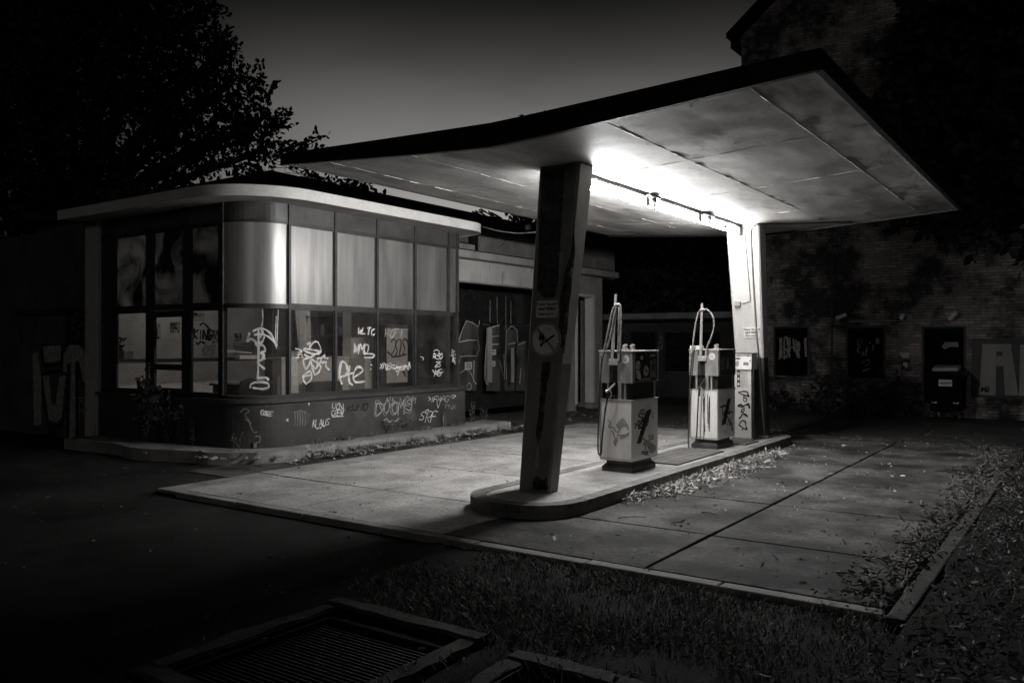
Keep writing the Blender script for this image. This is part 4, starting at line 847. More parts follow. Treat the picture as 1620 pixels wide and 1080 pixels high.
blobs('scrubbed_patch', [[(470, 652), (482, 648), (492, 656), (486, 672), (472, 670)], [(556, 650), (580, 640), (588, 652), (570, 664)], [(640, 652), (656, 646), (660, 664), (646, 668)]], PP, NX, mat('scrubbed_paint', .05, .10, rough=.6, scale=6, fine=30, bump=.05), pln, off=.001, thick=.0006)
blobs('paint_chip', [[(452, 664), (456, 661), (456, 667)], [(487, 637), (490, 637), (489, 642)]], PP, NX, CHALK, pln)
# --- graffiti on the street wall
WL = onY(KY+.08)
small = thing('boarded_window', WL(72, 505), 'small boarded window with projecting ledge in the graffitied wall left of the kiosk', 'window')
a = WL(40, 492); b = WL(108, 545)
mfr = MB(); mfr.box(a.x, b.x, KY+.03, KY+.0785, b.z, a.z-.1); build('board', mfr, PLASTERDK, small)
mfr = MB(); mfr.box(a.x-.1, b.x+.25, KY-.10, KY+.0785, a.z-.09, a.z); build('ledge', mfr, STEELDK, small)
mfr = MB()
for q in ((a.x-.05, a.x-.001), (b.x+.001, b.x+.05)): mfr.box(q[0], q[1], KY+.015, KY+.0785, b.z, a.z-.091)
build('frame', mfr, STEELDK, small)
fills = [[(68, 548), (96, 546), (97, 570), (72, 574)], [(101, 560), (110, 546), (124, 545), (136, 558), (141, 602), (132, 604), (126, 572), (119, 570), (120, 682), (110, 682), (113, 572), (107, 576), (105, 600), (100, 600)],
         [(68, 594), (78, 594), (82, 640), (88, 640), (95, 595), (104, 595), (98, 660), (90, 668), (78, 664)], [(52, 560), (60, 556), (66, 600), (66, 672), (54, 672)]]
blobs('graffiti', fills, WL, NYm, PALESP, lw, off=.003)
strokes('graffiti', [[(66, 545), (98, 543), (100, 572), (70, 577), (66, 548)], [(99, 604), (98, 560), (108, 543), (126, 542), (138, 556), (144, 606), (130, 606), (124, 576)], [(66, 592), (106, 592), (100, 664), (90, 672), (76, 668), (66, 600)], [(108, 576), (108, 686), (122, 686), (122, 574)]], WL, NYm, .06, INK, lw, sub=3, off=.004)
strokes('graffiti', gtext('KOSY', 106, 486, 8, 17)+gtext('HOP', 110, 508, 10, 12)+gtext('KNDO', 108, 523, 8, 16), WL, NYm, .055, INK, lw, sub=3, off=.004)
strokes('graffiti', gtext('FAD', 126, 636, 5, 30, 0, .03)+[[(124, 630), (141, 632), (142, 668)]], WL, NYm, .018, PALESP, lw, sub=3, off=.004)

# --- interior
IWX = onX(-16.765)
def poster(px0, py0, px1, py1, label, mt=POSTER):
    a = IWX(px0, py0); b = IWX(px1, py1)
    m = MB(); m.box(-16.769, -16.762, a.y, b.y, b.z, a.z); tag(build('poster', m, mt, None), label, 'poster', 'posters on the kiosk back wall')
poster(243, 511, 254, 536, 'tall light poster on the kiosk wall seen through the glazed door'); poster(269, 509, 284, 526, 'dark picture beside the tall poster seen through the glazed door')
poster(306, 494, 323, 508, 'dark landscape poster high on the wall behind the third pane'); poster(336, 522, 352, 543, 'black and white poster next to the wall graffiti inside the kiosk')
poster(371, 527, 382, 540, 'small dark picture on the wall behind the curved corner pane')
iw = [o for o in k.children if o.name.startswith('wall')][2]
strokes('graffiti', gtext('KING', 306, 520, 6.2, 15, 0, .1)+[[(316, 514), (322, 511), (330, 520), (331, 533), (324, 536)], [(309, 541), (313, 544), (318, 540), (324, 544)]], IWX, NX, .04, INK, iw, off=.008)
strokes('graffiti', gtext('DY', 185, 534, 6, 8)+gtext('IK', 185, 546, 5, 9), IWX, NX, .035, INK, iw, off=.008)
strokes('graffiti', gtext('OS', 320, 547, 8, 12), IWX, NX, .07, STAIN, iw, off=.008)
# long white cabinet with ribbed front
t = thing('cabinet', (-16.5, 11, .1), 'long low white ribbed cabinet along the back wall inside the kiosk', 'cabinet')
m = MB(); m.box(-16.755, -16.36, 8.6, 13.0, .1, 1.28); build('body', m, INWHITE, t)
m = MB()
for i in range(22): m.box(-16.36, -16.352, 10.9, 12.95, .2+.047*i, .232+.047*i)
build('ribbed_front', m, INWHITE, t)
m = MB(); m.box(-16.755, -16.33, 8.58, 13.02, 1.281, 1.32); build('worktop', m, WOOD, t)
# desk, desk lamp, chair
t = thing('desk', (-13.2, 10.4, .1), 'dark desk standing behind the glazed corner of the kiosk', 'desk')
m = MB(); m.box(-13.7, -12.7, 9.6, 11.4, .86, .90); build('desk_top', m, WOOD, t)
for y in (9.65, 11.3): m = MB(); m.box(-13.65, -12.75, y, y+.05, .1, .859); build('side_panel', m, WOOD, t)
m = MB(); m.box(-13.68, -13.66, 9.71, 11.29, .3, .859); build('back_panel', m, WOOD, t)
dx = onX(-13.3); q0 = dx(346, 601)
t = thing('desk_lamp', Vector((q0.x, q0.y, .9)), 'white jointed desk lamp standing on the desk inside the kiosk', 'desk lamp')
m = MB(); m.cyl((q0.x, q0.y, .9), (0, 0, 1), .09, .03, 20); build('foot', m, DIALW, t)
a1 = dx(346, 594); a2 = dx(347, 557); a3 = dx(372, 556); a4 = dx(398, 558)
m = MB(); m.tube([Vector((q0.x, q0.y, .93)), a1, a2], .012, sub=1); m.tube([a1+Vector((0, .05, 0)), a2+Vector((0, .05, 0))], .008, sub=1); m.cyl(a1-Vector((.03, 0, 0)), (1, 0, 0), .035, .06, 12); build('arm', m, DIALW, t)
m = MB(); m.tube([a2, a3, a4], .012, sub=1); m.tube([a2+Vector((0, 0, .03)), a3+Vector((0, 0, .03))], .008, sub=1); build('arm', m, DIALW, t)
m = MB(); m.box(a3.x-.08, a3.x+.08, dx(375, 560).y, dx(408, 560).y, dx(380, 568).z, dx(380, 562).z); build('lamp_shade', m, DIALW, t, bevel=0.01)
cx_ = onX(-12.2)(395, 600)
t = thing('chair', (cx_.x, cx_.y, .1), 'dark chair with rounded backrest in front of the desk in the kiosk', 'chair')
m = MB(); pts = [(-.2, .0), (.2, 0), (.22, .2), (.16, .38), (.0, .43), (-.16, .38), (-.22, .2)]
m.prism([(cx_.x+.0, cx_.y+a, .62+b) for a, b in pts], (-.05, 0, 0)); build('backrest', m, BLACK, t, bevel=0.01)
m = MB(); m.box(cx_.x-.5, cx_.x-.06, cx_.y-.22, cx_.y+.22, .53, .58); build('seat', m, BLACK, t, bevel=0.02)
for sx in (-.46, -.1):
    for sy in (-.19, .19): m = MB(); m.cyl((cx_.x+sx, cx_.y+sy, .1), (0, 0, 1), .014, .43, 8); build('leg', m, STEELDK, t)
m = MB()
for sy in (-.1, .1): m.box(cx_.x-.045, cx_.x-.01, cx_.y+sy-.015, cx_.y+sy+.015, .58, .7)
build('back_support', m, STEELDK, t)
t = thing('added_room_light', (-14.6, 10.6, 3.86), 'added tube light, its source unseen, under the kiosk ceiling behind the frosted panes', 'lamp')  # light added to brighten the kiosk room; no such lamp is seen
m = MB(); m.box(-14.66, -14.54, 9.9, 11.3, 3.80, 3.872); build('housing', m, DIALW, t)
m = MB(); m.cyl((-14.6, 9.95, 3.76), (0, 1, 0), .014, 1.3, 10); build('tube', m, emit_mat('room_fill_tube', 135.0), t)
for (y0, y1, zz, hh, lab) in ((9.0, 9.35, 1.32, .26, 'cardboard box on the left end of the ribbed cabinet in the kiosk'), (9.5, 9.7, 1.32, .16, 'small carton beside the larger box on the ribbed cabinet'), (12.35, 12.75, 1.32, .34, 'tall carton on the right end of the ribbed cabinet')):
    t = thing('carton', (-16.5, (y0+y1)/2, zz), lab, 'box', 'cartons on the cabinet'); m = MB(); m.box(-16.68, -16.42, y0, y1, zz+.002, zz+hh); build('box_body', m, KERB, t, bevel=0.004); m = MB(); m.box(-16.69, -16.41, y0-.005, y1+.005, zz+hh*.8, zz+hh+.012); build('lid', m, PLASTER, t)
t = thing('shelf_unit', (-14.2, 13.1, .1), 'dark open shelf unit against the far wall inside the kiosk', 'shelf')
for x in (-14.9, -13.5): m = MB(); m.box(x, x+.04, 12.95, 13.28, .1, 2.3); build('upright', m, WOOD, t)
for zz in (.3, .8, 1.3, 1.8, 2.26): m = MB(); m.box(-14.86, -13.5, 12.96, 13.27, zz, zz+.03); build('shelf', m, WOOD, t)
rr = random.Random(11)
for q in range(6):
    x = -14.8+.2*q; zz = (.83, 1.33, 1.83)[q % 3]; m = MB(); w_ = rr.uniform(.07, .15); m.box(x, x+w_, 13.0, 13.2, zz+.002, zz+rr.uniform(.12, .34)); tag(build('folder', m, [INWHITE, STAIN, KERB][q % 3], None), 'folder standing on a shelf of the dark shelf unit inside the kiosk', 'folder', 'folders on the kiosk shelf')
# white pillar and panels inside
ix = onX(-12.3)
t = thing('interior_pillar', (-12.4, 12.2, .1), 'pale square pillar standing inside the kiosk behind the second wide pane', 'pillar')
a = ix(556, 560).y; b = ix(594, 560).y; m = MB(); m.box(-12.55, -12.3, a, b, .1, 3.86); build('shaft', m, INWHITE, t)
m = MB(); m.box(-12.57, -12.28, a-.02, b+.02, .1, .2); build('base', m, WOOD, t)
ix = onX(-11.55)
t = thing('screen_panel', (-11.6, 12.3, .1), 'dark framed screen with bubble graffiti inside the kiosk behind the third wide pane', 'screen')
A = ix(603, 505); B2 = ix(655, 611); Ci = ix(612, 513); Di = ix(645, 604)
m = MB(); m.box(-11.62, -11.56, A.y, B2.y, .1, A.z); build('frame', m, BLACK, t)
m = MB(); m.box(-11.56, -11.552, Ci.y, Di.y, Di.z, Ci.z); pn = build('panel', m, INWALL, t)
strokes('graffiti', [[(618, 542), (622, 536), (626, 540), (624, 552), (619, 562), (624, 564), (628, 556), (626, 545), (630, 537), (634, 538), (634, 548), (632, 560), (636, 562), (640, 552), (637, 540), (641, 536), (645, 542)], [(612, 556), (617, 560), (622, 564), (632, 563), (643, 560)], [(628, 590), (634, 582), (642, 596)]], onX(-11.55), NX, .03, INK, pn, off=.004)
t = thing('interior_post', (-11.6, 13.0, .1), 'slim white post behind the last wide kiosk window', 'post')
a = ix(679, 560).y; b = ix(688, 560).y; m = MB(); m.box(-11.66, -11.56, a, b, .1, 3.0); build('shaft', m, INWHITE, t); m = MB(); m.box(-11.68, -11.54, a-.02, b+.02, 3.0, 3.05); build('cap', m, INWHITE, t)
# counter with white front behind first wide pane
t = thing('service_counter', (-11.8, 10.0, .1), 'pale service counter with dark top behind the first wide kiosk pane', 'counter')
m = MB(); m.box(-12.6, -12.35, 10.2, 11.9, .1, 1.35); m.box(-12.6, -11.9, 11.9, 12.1, .1, 1.35); build('front', m, INWHITE, t)
m = MB(); m.box(-12.7, -12.3, 10.15, 11.88, 1.351, 1.39); build('counter_top', m, INWHITE, t)
m = MB(); m.box(-12.25, -11.9, 10.6, 11.3, .1, .92); build('drawer_unit', m, WOOD, t, bevel=0.005)

# apron in front of the kiosk: broken concrete edge
rr = random.Random(5)
ap_o = [(-14.6, 7.35), (-13.2, 7.45), (-12.4, 7.3)]+[(CCX+(1.28)*math.sin(R(a)), CCY-(1.28)*math.cos(R(a))) for a in np.linspace(0, 90, 14)]+[(-10.02, y) for y in np.linspace(9.2, 14.3, 26)]
ap_o = [tuple(p) for p in smooth_line([Vector((x+rr.uniform(-.02, .02), y+rr.uniform(-.02, .02), 0)).xy for x, y in ap_o], 3)]
ap_i = [(-10.75, 14.3), (-10.75, 9.0), (-11.4, 8.4), (-14.6, 8.4)]
m = MB(); m.prism([(x, y, .012) for x, y in ap_o+ap_i], (0, 0, -.3)); struct('kiosk_pavement', m, KERB)
m = MB()
for i in range(120):
    p = ap_o[rr.randrange(3, len(ap_o))]; s = rr.uniform(.01, .05); c0 = Vector((p[0]+rr.uniform(-.1, .35), p[1]+rr.uniform(-.1, .1), -.0)); c0.z = .012
    q = [Vector((rr.uniform(-1, 1), rr.uniform(-1, 1), rr.uniform(-.2, .2))).normalized()*s for _ in range(2)]+[Vector((0, 0, s*.6))]; c0.z = .012 if c0.x < p[0] else -.03; c0 = fit(c0) if c0.z > 0 else Vector((c0.x*EYE_SCALE, c0.y*EYE_SCALE, .06))
    m.obox(c0, q[0], q[1]*.7, q[2]*.5)
BLOCK = False; struct('rubble', m, KERB, kind='stuff'); BLOCK = True

# ================================================================== UPPER BUILDING + GARAGE
g = thing('garage_building', (-13.5, 17.5, 0), 'low flat-roofed garage with graffitied doors joined to the end of the kiosk', 'garage')
m = MB(); m.box(-16, -11.1, 13.62, 21.15, 3.5, 3.66); rs = build('roof', m, PLASTER, g, bevel=0.01)
m = MB(); m.box(-16, -11.2, 13.64, 21.0, 3.66, 3.70); build('roof_felt', m, TAR, rs)
m = MB(); m.box(-11.62, -11.42, 13.62, 18.75, 3.04, 3.499); build('lintel', m, LINTEL, g)
m = MB(); m.box(-11.66, -11.405, 13.62, 18.75, 3.0, 3.039); build('lintel_trim', m, PLASTER, g)
m = MB(); m.box(-11.75, -11.5, 18.76, 19.45, -.05, 3.499); m.box(-11.75, -11.5, 20.35, 20.9, -.05, 3.499); m.box(-11.75, -11.5, 19.451, 20.349, 2.98, 3.499); m.box(-16, -11.75, 20.7, 20.9, -.05, 3.499); build('wall', m, PLASTER, g)
m = MB(); m.box(-11.72, -11.46, 19.40, 19.47, 0, 3.0); m.box(-11.72, -11.46, 20.30, 20.41, 0, 3.0); m.box(-11.72, -11.46, 19.471, 20.299, 2.93, 3.0); fr = build('door_frame', m, INWHITE, g)
m = MB(); m.box(-11.9, -11.86, 19.47, 20.3, 0, 2.93); build('door', m, BLACK, g)
m = MB(); m.box(-15.9, -15.7, 13.4, 20.7, -.05, 3.49); m.box(-15.7, -11.8, 13.42, 13.5, -.05, 3.49); build('wall', m, PLASTERDK, g)
m = MB(); m.box(-11.75, -11.5, 13.5, 13.6, -.05, 3.0); build('wall', m, PLASTERDK, g)
DPX = -12.25; D = onX(DPX); Dn = NX
ye = [13.6, 14.9, 16.2, 17.5, 18.75]
doors = []
for a, b in zip(ye[:-1], ye[1:]):
    m = MB(); m.box(DPX-.06, DPX, a+.01, b-.01, .04, 2.1); d_ = build('garage_door', m, mat('garage_door_paint', .012, .03, rough=.5, scale=3, fine=30, third=(2, .6, .012, (1, 1, 1))), g, bevel=0.006); doors.append(d_)
    m = MB(); m.box(DPX-.06, DPX, a+.01, b-.01, 2.13, 2.98); build('door_light', m, DKPANEL, g)
GB = mat('panel_grey_paint', .045, .12, rough=.6, scale=2.5, stretch=(1, 1, .5), fine=30, bump=.1, third=(3, .55, .012, (1, 1, .6)))
def leaning(poly, dep, label, marks, edge=CHALK):
    pl = onX(DPX+dep); c0 = pl(sum(p[0] for p in poly)/len(poly), max(p[1] for p in poly))
    t = thing('leaning_panel', (DPX+dep, c0.y, .05), label, 'panel', 'panels leaning in the garage opening')
    m = MB(); m.prism([pl(*p) for p in poly], (-.04, 0, 0)); build('board', m, GB, t)
    if marks: strokes('graffiti', marks, pl, NX, .017, edge, t, sub=2, off=.004)
leaning([(723, 618), (726, 540), (738, 506), (757, 516), (757, 540), (753, 618)], .10, 'tall gabled panel with white outlines leaning in the garage opening next to the kiosk', [[(725, 541), (738, 507), (756, 517), (758, 507)], [(726, 541), (756, 538), (754, 563), (728, 564), (723, 605)], [(728, 590), (738, 584), (746, 592), (750, 604)], [(750, 570), (749, 600), (754, 607)], [(742, 605), (746, 610), (742, 617), (738, 611), (742, 605)]])
leaning([(771, 618), (772, 518), (790, 513), (791, 618)], .22, 'narrow grey panel carrying the two small notices in the garage opening', [[(774, 533), (789, 531)], [(773, 607), (767, 600), (769, 545), (774, 540)], [(776, 545), (789, 544)], [(772, 519), (790, 514)]])
leaning([(800, 618), (801, 522), (818, 521), (815, 618)], .05, 'narrow panel with outlined square top in the middle of the garage opening', [[(801, 600), (801, 523), (818, 522), (816, 560)], [(803, 544), (816, 542)], [(790, 570), (798, 600), (797, 560)]])
leaning([(818, 618), (820, 541), (832, 538), (831, 618)], .16, 'short dark panel in the garage opening beside the dark column', [[(820, 545), (831, 541)], [(822, 608), (824, 582)]])
leaning([(764, 560), (765, 476), (775, 474), (775, 560)], -.02, 'tall thin plank standing behind the other panels in the garage opening', None)
leaning([(731, 530), (733, 487), (756, 479), (757, 530)], -.03, 'dim panel standing behind the gabled one in the garage opening', None)
strokes('graffiti', [[(786, 470), (787, 540)], [(800, 468), (800, 520)], [(808, 476), (808, 512)], [(775, 475), (775, 510)]], D, Dn, .02, PALESP, doors[1], sub=1, off=.006)
for px0, px1, py0, py1, dd in ((757, 764, 519, 604, 0), (796, 799, 550, 604, 1), (829, 832, 534, 610, 2)):
    a = D(px0, py0); b = D(px1, py1); m = MB(); m.box(DPX+.24, DPX+.28, a.y, b.y, max(.06, b.z), a.z); build('door_post', m, PLASTER, g)
def notice(px0, py0, px1, py1, label, dep=.22):
    NP = onX(DPX+dep); a = NP(px0, py0); b = NP(px1, py1); c = (a+b)/2
    t = thing('notice', Vector((DPX+dep+.008, c.y, c.z)), label, 'notice', 'small notices in the garage opening')
    m = MB(); m.box(DPX+dep+.0072, DPX+dep+.012, a.y, b.y, b.z, a.z); build('plate', m, DIALW, t)
    m = MB()
    for q in range(3): m.box(DPX+dep+.012, DPX+dep+.014, a.y+.02, b.y-.02-.03*(q % 2), b.z+(a.z-b.z)*(.2+.25*q), b.z+(a.z-b.z)*(.32+.25*q))
    build('print', m, INK, t)
notice(735, 573, 746, 584, 'small notice on the gabled panel in the garage, left of the other notices', .10)
notice(774.5, 553, 784, 561, 'upper and brighter of two notices on the narrow grey garage panel')
notice(775, 571, 783, 579, 'lower dim notice under the brighter one on the narrow grey garage panel')
# upper storey set back over kiosk and garage
ub = thing('upper_storey', (-15, 16, 4.05), 'dark flat-roofed upper storey set back behind the kiosk roof', 'building')
m = MB(); m.box(-22, -12.3, 9.9, 24.5, 4.62, 4.80); build('roof', m, TAR, ub)
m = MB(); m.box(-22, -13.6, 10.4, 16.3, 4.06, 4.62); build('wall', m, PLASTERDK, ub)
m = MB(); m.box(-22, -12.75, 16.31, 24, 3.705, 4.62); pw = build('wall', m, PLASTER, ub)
m = MB(); m.box(-12.75, -12.62, 16.31, 16.55, 3.705, 4.62); build('pier', m, BLACK, ub)
q = onX(-12.74); strokes('crack', [[(798, 362), (797, 375), (797, 385), (789, 390)]], q, NX, .02, INK, pw)
m = MB(); a = q(793, 397); b = q(848, 404); m.box(-12.75, -12.70, a.y, a.y+3.2, 3.72, 3.82); build('vent_strip', m, BLACK, ub)
# bits on the roof edge
t = thing('roof_junk', (-12.4, 17.0, 4.80), 'tangle of bent metal lying on the dark roof edge above the garage', 'scrap')
m = MB(); rr = random.Random(9)
for i in range(9):
    p = Vector((-12.4+rr.uniform(-.1, .1), 16.2+rr.uniform(0, 1.6), 4.815)); m.tube([p, p+Vector((rr.uniform(-.1, .1), rr.uniform(-.2, .2), rr.uniform(.05, .18))), p+Vector((rr.uniform(-.1, .1), rr.uniform(.1, .4), .0))], .015, n=5, sub=2)
build('bent_bars', m, RUST, t)
m = MB(); m.cyl((-12.299, 18.2, 4.7), (1, 0, 0), .07, .14, 14); tag(build('bulkhead_lamp', m, DIALW, None, bevel=0.02), 'small unlit round lamp on the dark roof edge above the garage', 'lamp')
BLOCK = False
m = MB(); pts = [Vector((-9.55, 12.66, 3.87)), Vector((-9.1, 12.6, 3.74)), Vector((-8.6, 12.55, 3.66)), Vector((-8.1, 12.5, 3.66)), Vector((-7.76, 12.45, 3.75))]
m.tube(pts, .009, n=6); tag(build('hanging_cable', m, PALESP, None, smooth=True), 'thin pale cable sagging from the kiosk roof to the canopy edge', 'cable')

# ================================================================== BACK: annex, brick building
an = thing('annex_building', (-11, 25.5, 0), 'low dark annex with plank-edged flat roof behind the pumps', 'building')
m = MB(); m.box(-16.0, -7.7, 24.5, 24.7, -.05, 2.35); w_ = build('wall', m, PLASTERDK, an)
m = MB(); m.box(-16.2, -7.7, 24.1, 30, 2.35, 2.62); build('roof', m, TAR, an)
m = MB(); m.box(-16.2, -7.7, 24.06, 24.098, 2.42, 2.60); build('fascia', m, PLASTER, an)
Yp = onY(24.5)
for px0, px1, py0, py1 in ((1000, 1038, 526, 568), (1053, 1140, 526, 588), (958, 984, 530, 572)):
    a = Yp(px0, py0); b = Yp(px1, py1)
    m = MB(); m.box(a.x, b.x, 24.47, 24.498, b.z, a.z); w0 = build('window', m, DKPANEL, an)
    m = MB(); m.box(a.x-.06, a.x, 24.45, 24.498, b.z-.06, a.z+.06); m.box(b.x, b.x+.06, 24.45, 24.498, b.z-.06, a.z+.06); m.box(a.x, b.x, 24.45, 24.498, a.z, a.z+.06); build('frame', m, COLBLACK, w0)
strokes('graffiti', [[(1044, 532), (1050, 540), (1045, 552), (1040, 545), (1046, 540)]], Yp, NYm, .05, STAIN, w_)

bb = thing('brick_building', (0, 25, 0), 'tall old brick building with gable roof and boarded openings behind the canopy', 'brick building')
BY = 21.5; BP = onY(BY)
L_, R_, EV = -7.66, 9.0, 9.75
m = MB(); RX_ = (L_+R_)/2; RZ = EV+(RX_-L_)*.81
m.prism([(L_, BY, -.05), (R_, BY, -.05), (R_, BY, EV), (RX_, BY, RZ), (L_, BY, EV)], (0, 14, 0)); bw = build('wall', m, BRICK, bb)
m = MB()
m.prism([(L_-.35, BY-.18, EV-.02), (RX_, BY-.18, RZ+.25), (R_+.35, BY-.18, EV-.02), (R_+.35, BY-.18, EV+.1), (RX_, BY-.18, RZ+.42), (L_-.35, BY-.18, EV+.1)], (0, 14.5, 0)); build('roof', m, TAR, bb)
m = MB(); m.box(L_-.3, L_-.001, BY+.02, BY+14, EV-.25, EV-.06); build('eaves', m, TAR, bb)
def opening(px0, py0, px1, py1, mt=SOOT):
    a = BP(px0, py0); b = BP(px1, py1)
    m = MB(); m.box(a.x, b.x, BY-.012, BY-.002, b.z, a.z); w = build('window', m, mt, bb)
    m = MB(); m.box(a.x-.05, a.x, BY-.03, BY-.002, b.z-.02, a.z+.05); m.box(b.x, b.x+.05, BY-.03, BY-.002, b.z-.02, a.z+.05); m.box(a.x, b.x, BY-.03, BY-.002, a.z, a.z+.05); build('frame', m, COLBLACK, w)
    m = MB(); m.box(a.x-.1, b.x+.1, BY-.09, BY-.002, b.z-.08, b.z-.021); build('sill', m, COLBLACK, w)
    return w
w1 = opening(1227, 519, 1278, 595); w2 = opening(1342, 519, 1398, 598); w3 = opening(1462, 519, 1525, 640)
BQ = onY(BY-.012)
strokes('graffiti', [[(1233, 535), (1235, 550), (1233, 568)], [(1236, 534), (1236, 566)], [(1241, 568), (1241, 536), (1246, 536), (1247, 560), (1244, 552), (1241, 553)], [(1244, 566), (1247, 558)], [(1249, 534), (1249, 566)], [(1249, 549), (1256, 550)], [(1255, 535), (1257, 556)], [(1259, 537), (1260, 556), (1264, 566), (1261, 545), (1264, 541), (1264, 555)], [(1274, 534), (1275, 564)]], BQ, NYm, .05, PALESP, w1, sub=3)
strokes('graffiti', gtext('UJ', 1356, 537, 5, 8)+gtext('CJI', 1356, 548, 5, 8)+[[(1376, 540), (1376, 544)], [(1382, 546), (1380, 554)], [(1366, 556), (1364, 562), (1368, 560)], [(1370, 554), (1370, 564)], [(1364, 574), (1370, 570), (1375, 569), (1374, 576), (1368, 578)], [(1364, 587), (1378, 582)]], BQ, NYm, .025, PALESP, w2, sub=3)
blobs('pale_patch', [[(1490, 548), (1495, 541), (1516, 541), (1516, 549), (1504, 548), (1494, 553)], [(1385, 537), (1388, 534), (1391, 536), (1391, 543), (1386, 544)]], BQ, NYm, STAIN, w3)  # pale reflection in the window above the container, painted as a patch
# shutter with a big letter A
a = BP(1538, 535); b = BP(1660, 632)
m = MB(); m.box(a.x, b.x, BY-.05, BY-.003, b.z, a.z); sh = build('shutter', m, COLBLACK, bb)
SP = onY(BY-.05)
A_ = [[(1554, 544), (1600, 544), (1600, 556), (1554, 556)], [(1553.6, 556.1), (1576, 556.1), (1575, 625), (1549, 624)], [(1586, 556.1), (1601, 556.1), (1611, 625), (1590, 625)], [(1576.1, 563), (1586, 563), (1588, 579), (1576.1, 579)], [(1614, 545), (1655, 545), (1655, 625), (1612, 626)]]
blobs('letter', A_, SP, NYm, mat('cream_spray', .3, .42, rough=.7, scale=3, stretch=(1, 1, .3), fine=40, third=(5, .62, .1, (1, 1, .3))), sh, off=.003)
strokes('graffiti', gtext('MR', 1553, 612, 5, 7), SP, NYm, .04, INK, sh, off=.006, sub=2)
strokes('graffiti', gtext('THE', 1350, 602, 5, 3), BP, NYm, .02, STAIN, bw)
# wall fittings
m = MB(); a = BP(1345, 508); b = BP(1508, 507); m.tube([(a.x, BY-.04, a.z), (b.x, BY-.04, a.z)], .028, sub=1); tag(build('conduit_pipe', m, PLASTER, None), 'straight horizontal pipe along the brick wall between the wall lamps', 'pipe')
for i, (x0, y0, x1, y1, lab) in enumerate(((1327, 504, 1343, 498, 'slanted tube-shaped wall lamp at the left end of the pipe on the brick wall'), (1428, 505, 1433, 497, 'short upright wall lamp left of its round neighbour on the brick wall'), (1504, 506, 1516, 494, 'slanted wall lamp at the right end of the pipe on the brick wall'))):
    a = BP(x0, y0); b = BP(x1, y1); t = thing('wall_lamp', (a.x, BY, a.z), lab, 'wall lamp', 'unlit wall lamps on the brick wall')
    m = MB(); a2 = a+Vector((0, -.25, 0)); b2 = b+Vector((0, -.25, 0)); d = (b2-a2); s_ = d.cross(Vector((0, 1, 0))).normalized()*.045
    m.obox((a2+b2)/2, d/2, s_, (0, .05, 0)); build('housing', m, DIALW, t, bevel=0.01)
    m = MB(); m.tube([(a.x+.02, BY-.003, a.z), a2*.5+b2*.5+Vector((0, .04, 0))], .02, sub=1, n=6); build('arm', m, STEELDK, t)
a = BP(1441, 502); t = thing('wall_lamp', (a.x, BY, a.z), 'small round wall lamp beside the short upright one on the brick wall', 'wall lamp', 'unlit wall lamps on the brick wall')
m = MB(); m.cyl((a.x, BY-.02, a.z), (0, -1, 0), .05, .15, 16, r2=.07); build('housing', m, STAIN, t); m = MB(); m.cyl((a.x, BY-.003, a.z), (0, -1, 0), .06, .02, 16); build('mount', m, STEELDK, t)
for x0, y0, x1, y1, lab in ((1424, 557, 1438, 566, 'larger white wall plate on the brick wall above a smaller one'), (1429, 573, 1435.5, 580.5, 'smaller white wall plate below the larger one on the brick wall')):
    a = BP(x0, y0); b = BP(x1, y1); t = thing('wall_plate', ((a.x+b.x)/2, BY, (a.z+b.z)/2), lab, 'wall plate', 'plates on the brick wall')
    m = MB(); m.box(a.x, b.x, BY-.025, BY-.003, b.z, a.z); build('plate', m, DIALW, t, bevel=0.004)
    m = MB(); m.cyl(((a.x+b.x)/2, BY-.026, a.z-.03), (0, -1, 0), .01, .005, 8); build('screw', m, GALV, t)
# downpipe on brick wall
a = BP(1317, 620); m = MB(); m.tube([(a.x, BY-.05, 0), (a.x, BY-.05, 4.6)], .02, sub=1); tag(build('drainpipe', m, COLBLACK, None), 'thin vertical pipe on the brick wall between the two boarded windows', 'pipe')
# waste container
WP = onY(20.55); a = WP(1467, 590); b = WP(1524, 590); cxw = (a.x+b.x)/2; hw = (b.x-a.x)/2
t = thing('waste_container', (cxw, 20.9, -.05), 'dark wheeled waste container with a label standing before the brick wall', 'waste container')
m = MB(); m.hexa([(cxw-hw*.86, 20.6, .15), (cxw+hw*.86, 20.6, .15), (cxw+hw*.86, 21.2, .15), (cxw-hw*.86, 21.2, .15), (cxw-hw, 20.5, .95), (cxw+hw, 20.5, .95), (cxw+hw, 21.3, .95), (cxw-hw, 21.3, .95)]); build('bin_body', m, SOOT, t, bevel=0.02)
m = MB(); m.hexa([(cxw-hw-.06, 20.44, .951), (cxw+hw+.06, 20.44, .951), (cxw+hw+.06, 21.34, .951), (cxw-hw-.06, 21.34, .951), (cxw-hw*.9, 20.55, 1.03), (cxw+hw*.9, 20.55, 1.03), (cxw+hw*.9, 21.3, 1.08), (cxw-hw*.9, 21.3, 1.08)]); build('lid', m, BLACK, t, bevel=0.015)
a = WP(1485.5, 600); b = WP(1506.5, 611); m = MB(); m.box(a.x, b.x, 20.49, 20.515, b.z, a.z); lb = build('label_plate', m, SIGNW, t)
m = MB(); m.box(a.x+.01, b.x-.01, 20.486, 20.4895, (a.z+b.z)/2-.01, (a.z+b.z)/2+.008); build('stripe', m, INK, lb)
for sx in (-.75, .75):
    for sy in (20.7, 21.1): m = MB(); m.cyl((cxw+sx*hw-.025, sy, .03), (1, 0, 0), .08, .05, 16); build('wheel', m, RUBBER, t)
for sx in (-.6, .6): m = MB(); m.tube([(cxw+sx*hw-.05, 20.53, .36), (cxw+sx*hw-.05, 20.47, .34), (cxw+sx*hw+.05, 20.47, .34), (cxw+sx*hw+.05, 20.53, .36)], .012, sub=1); build('handle', m, ALU, t)
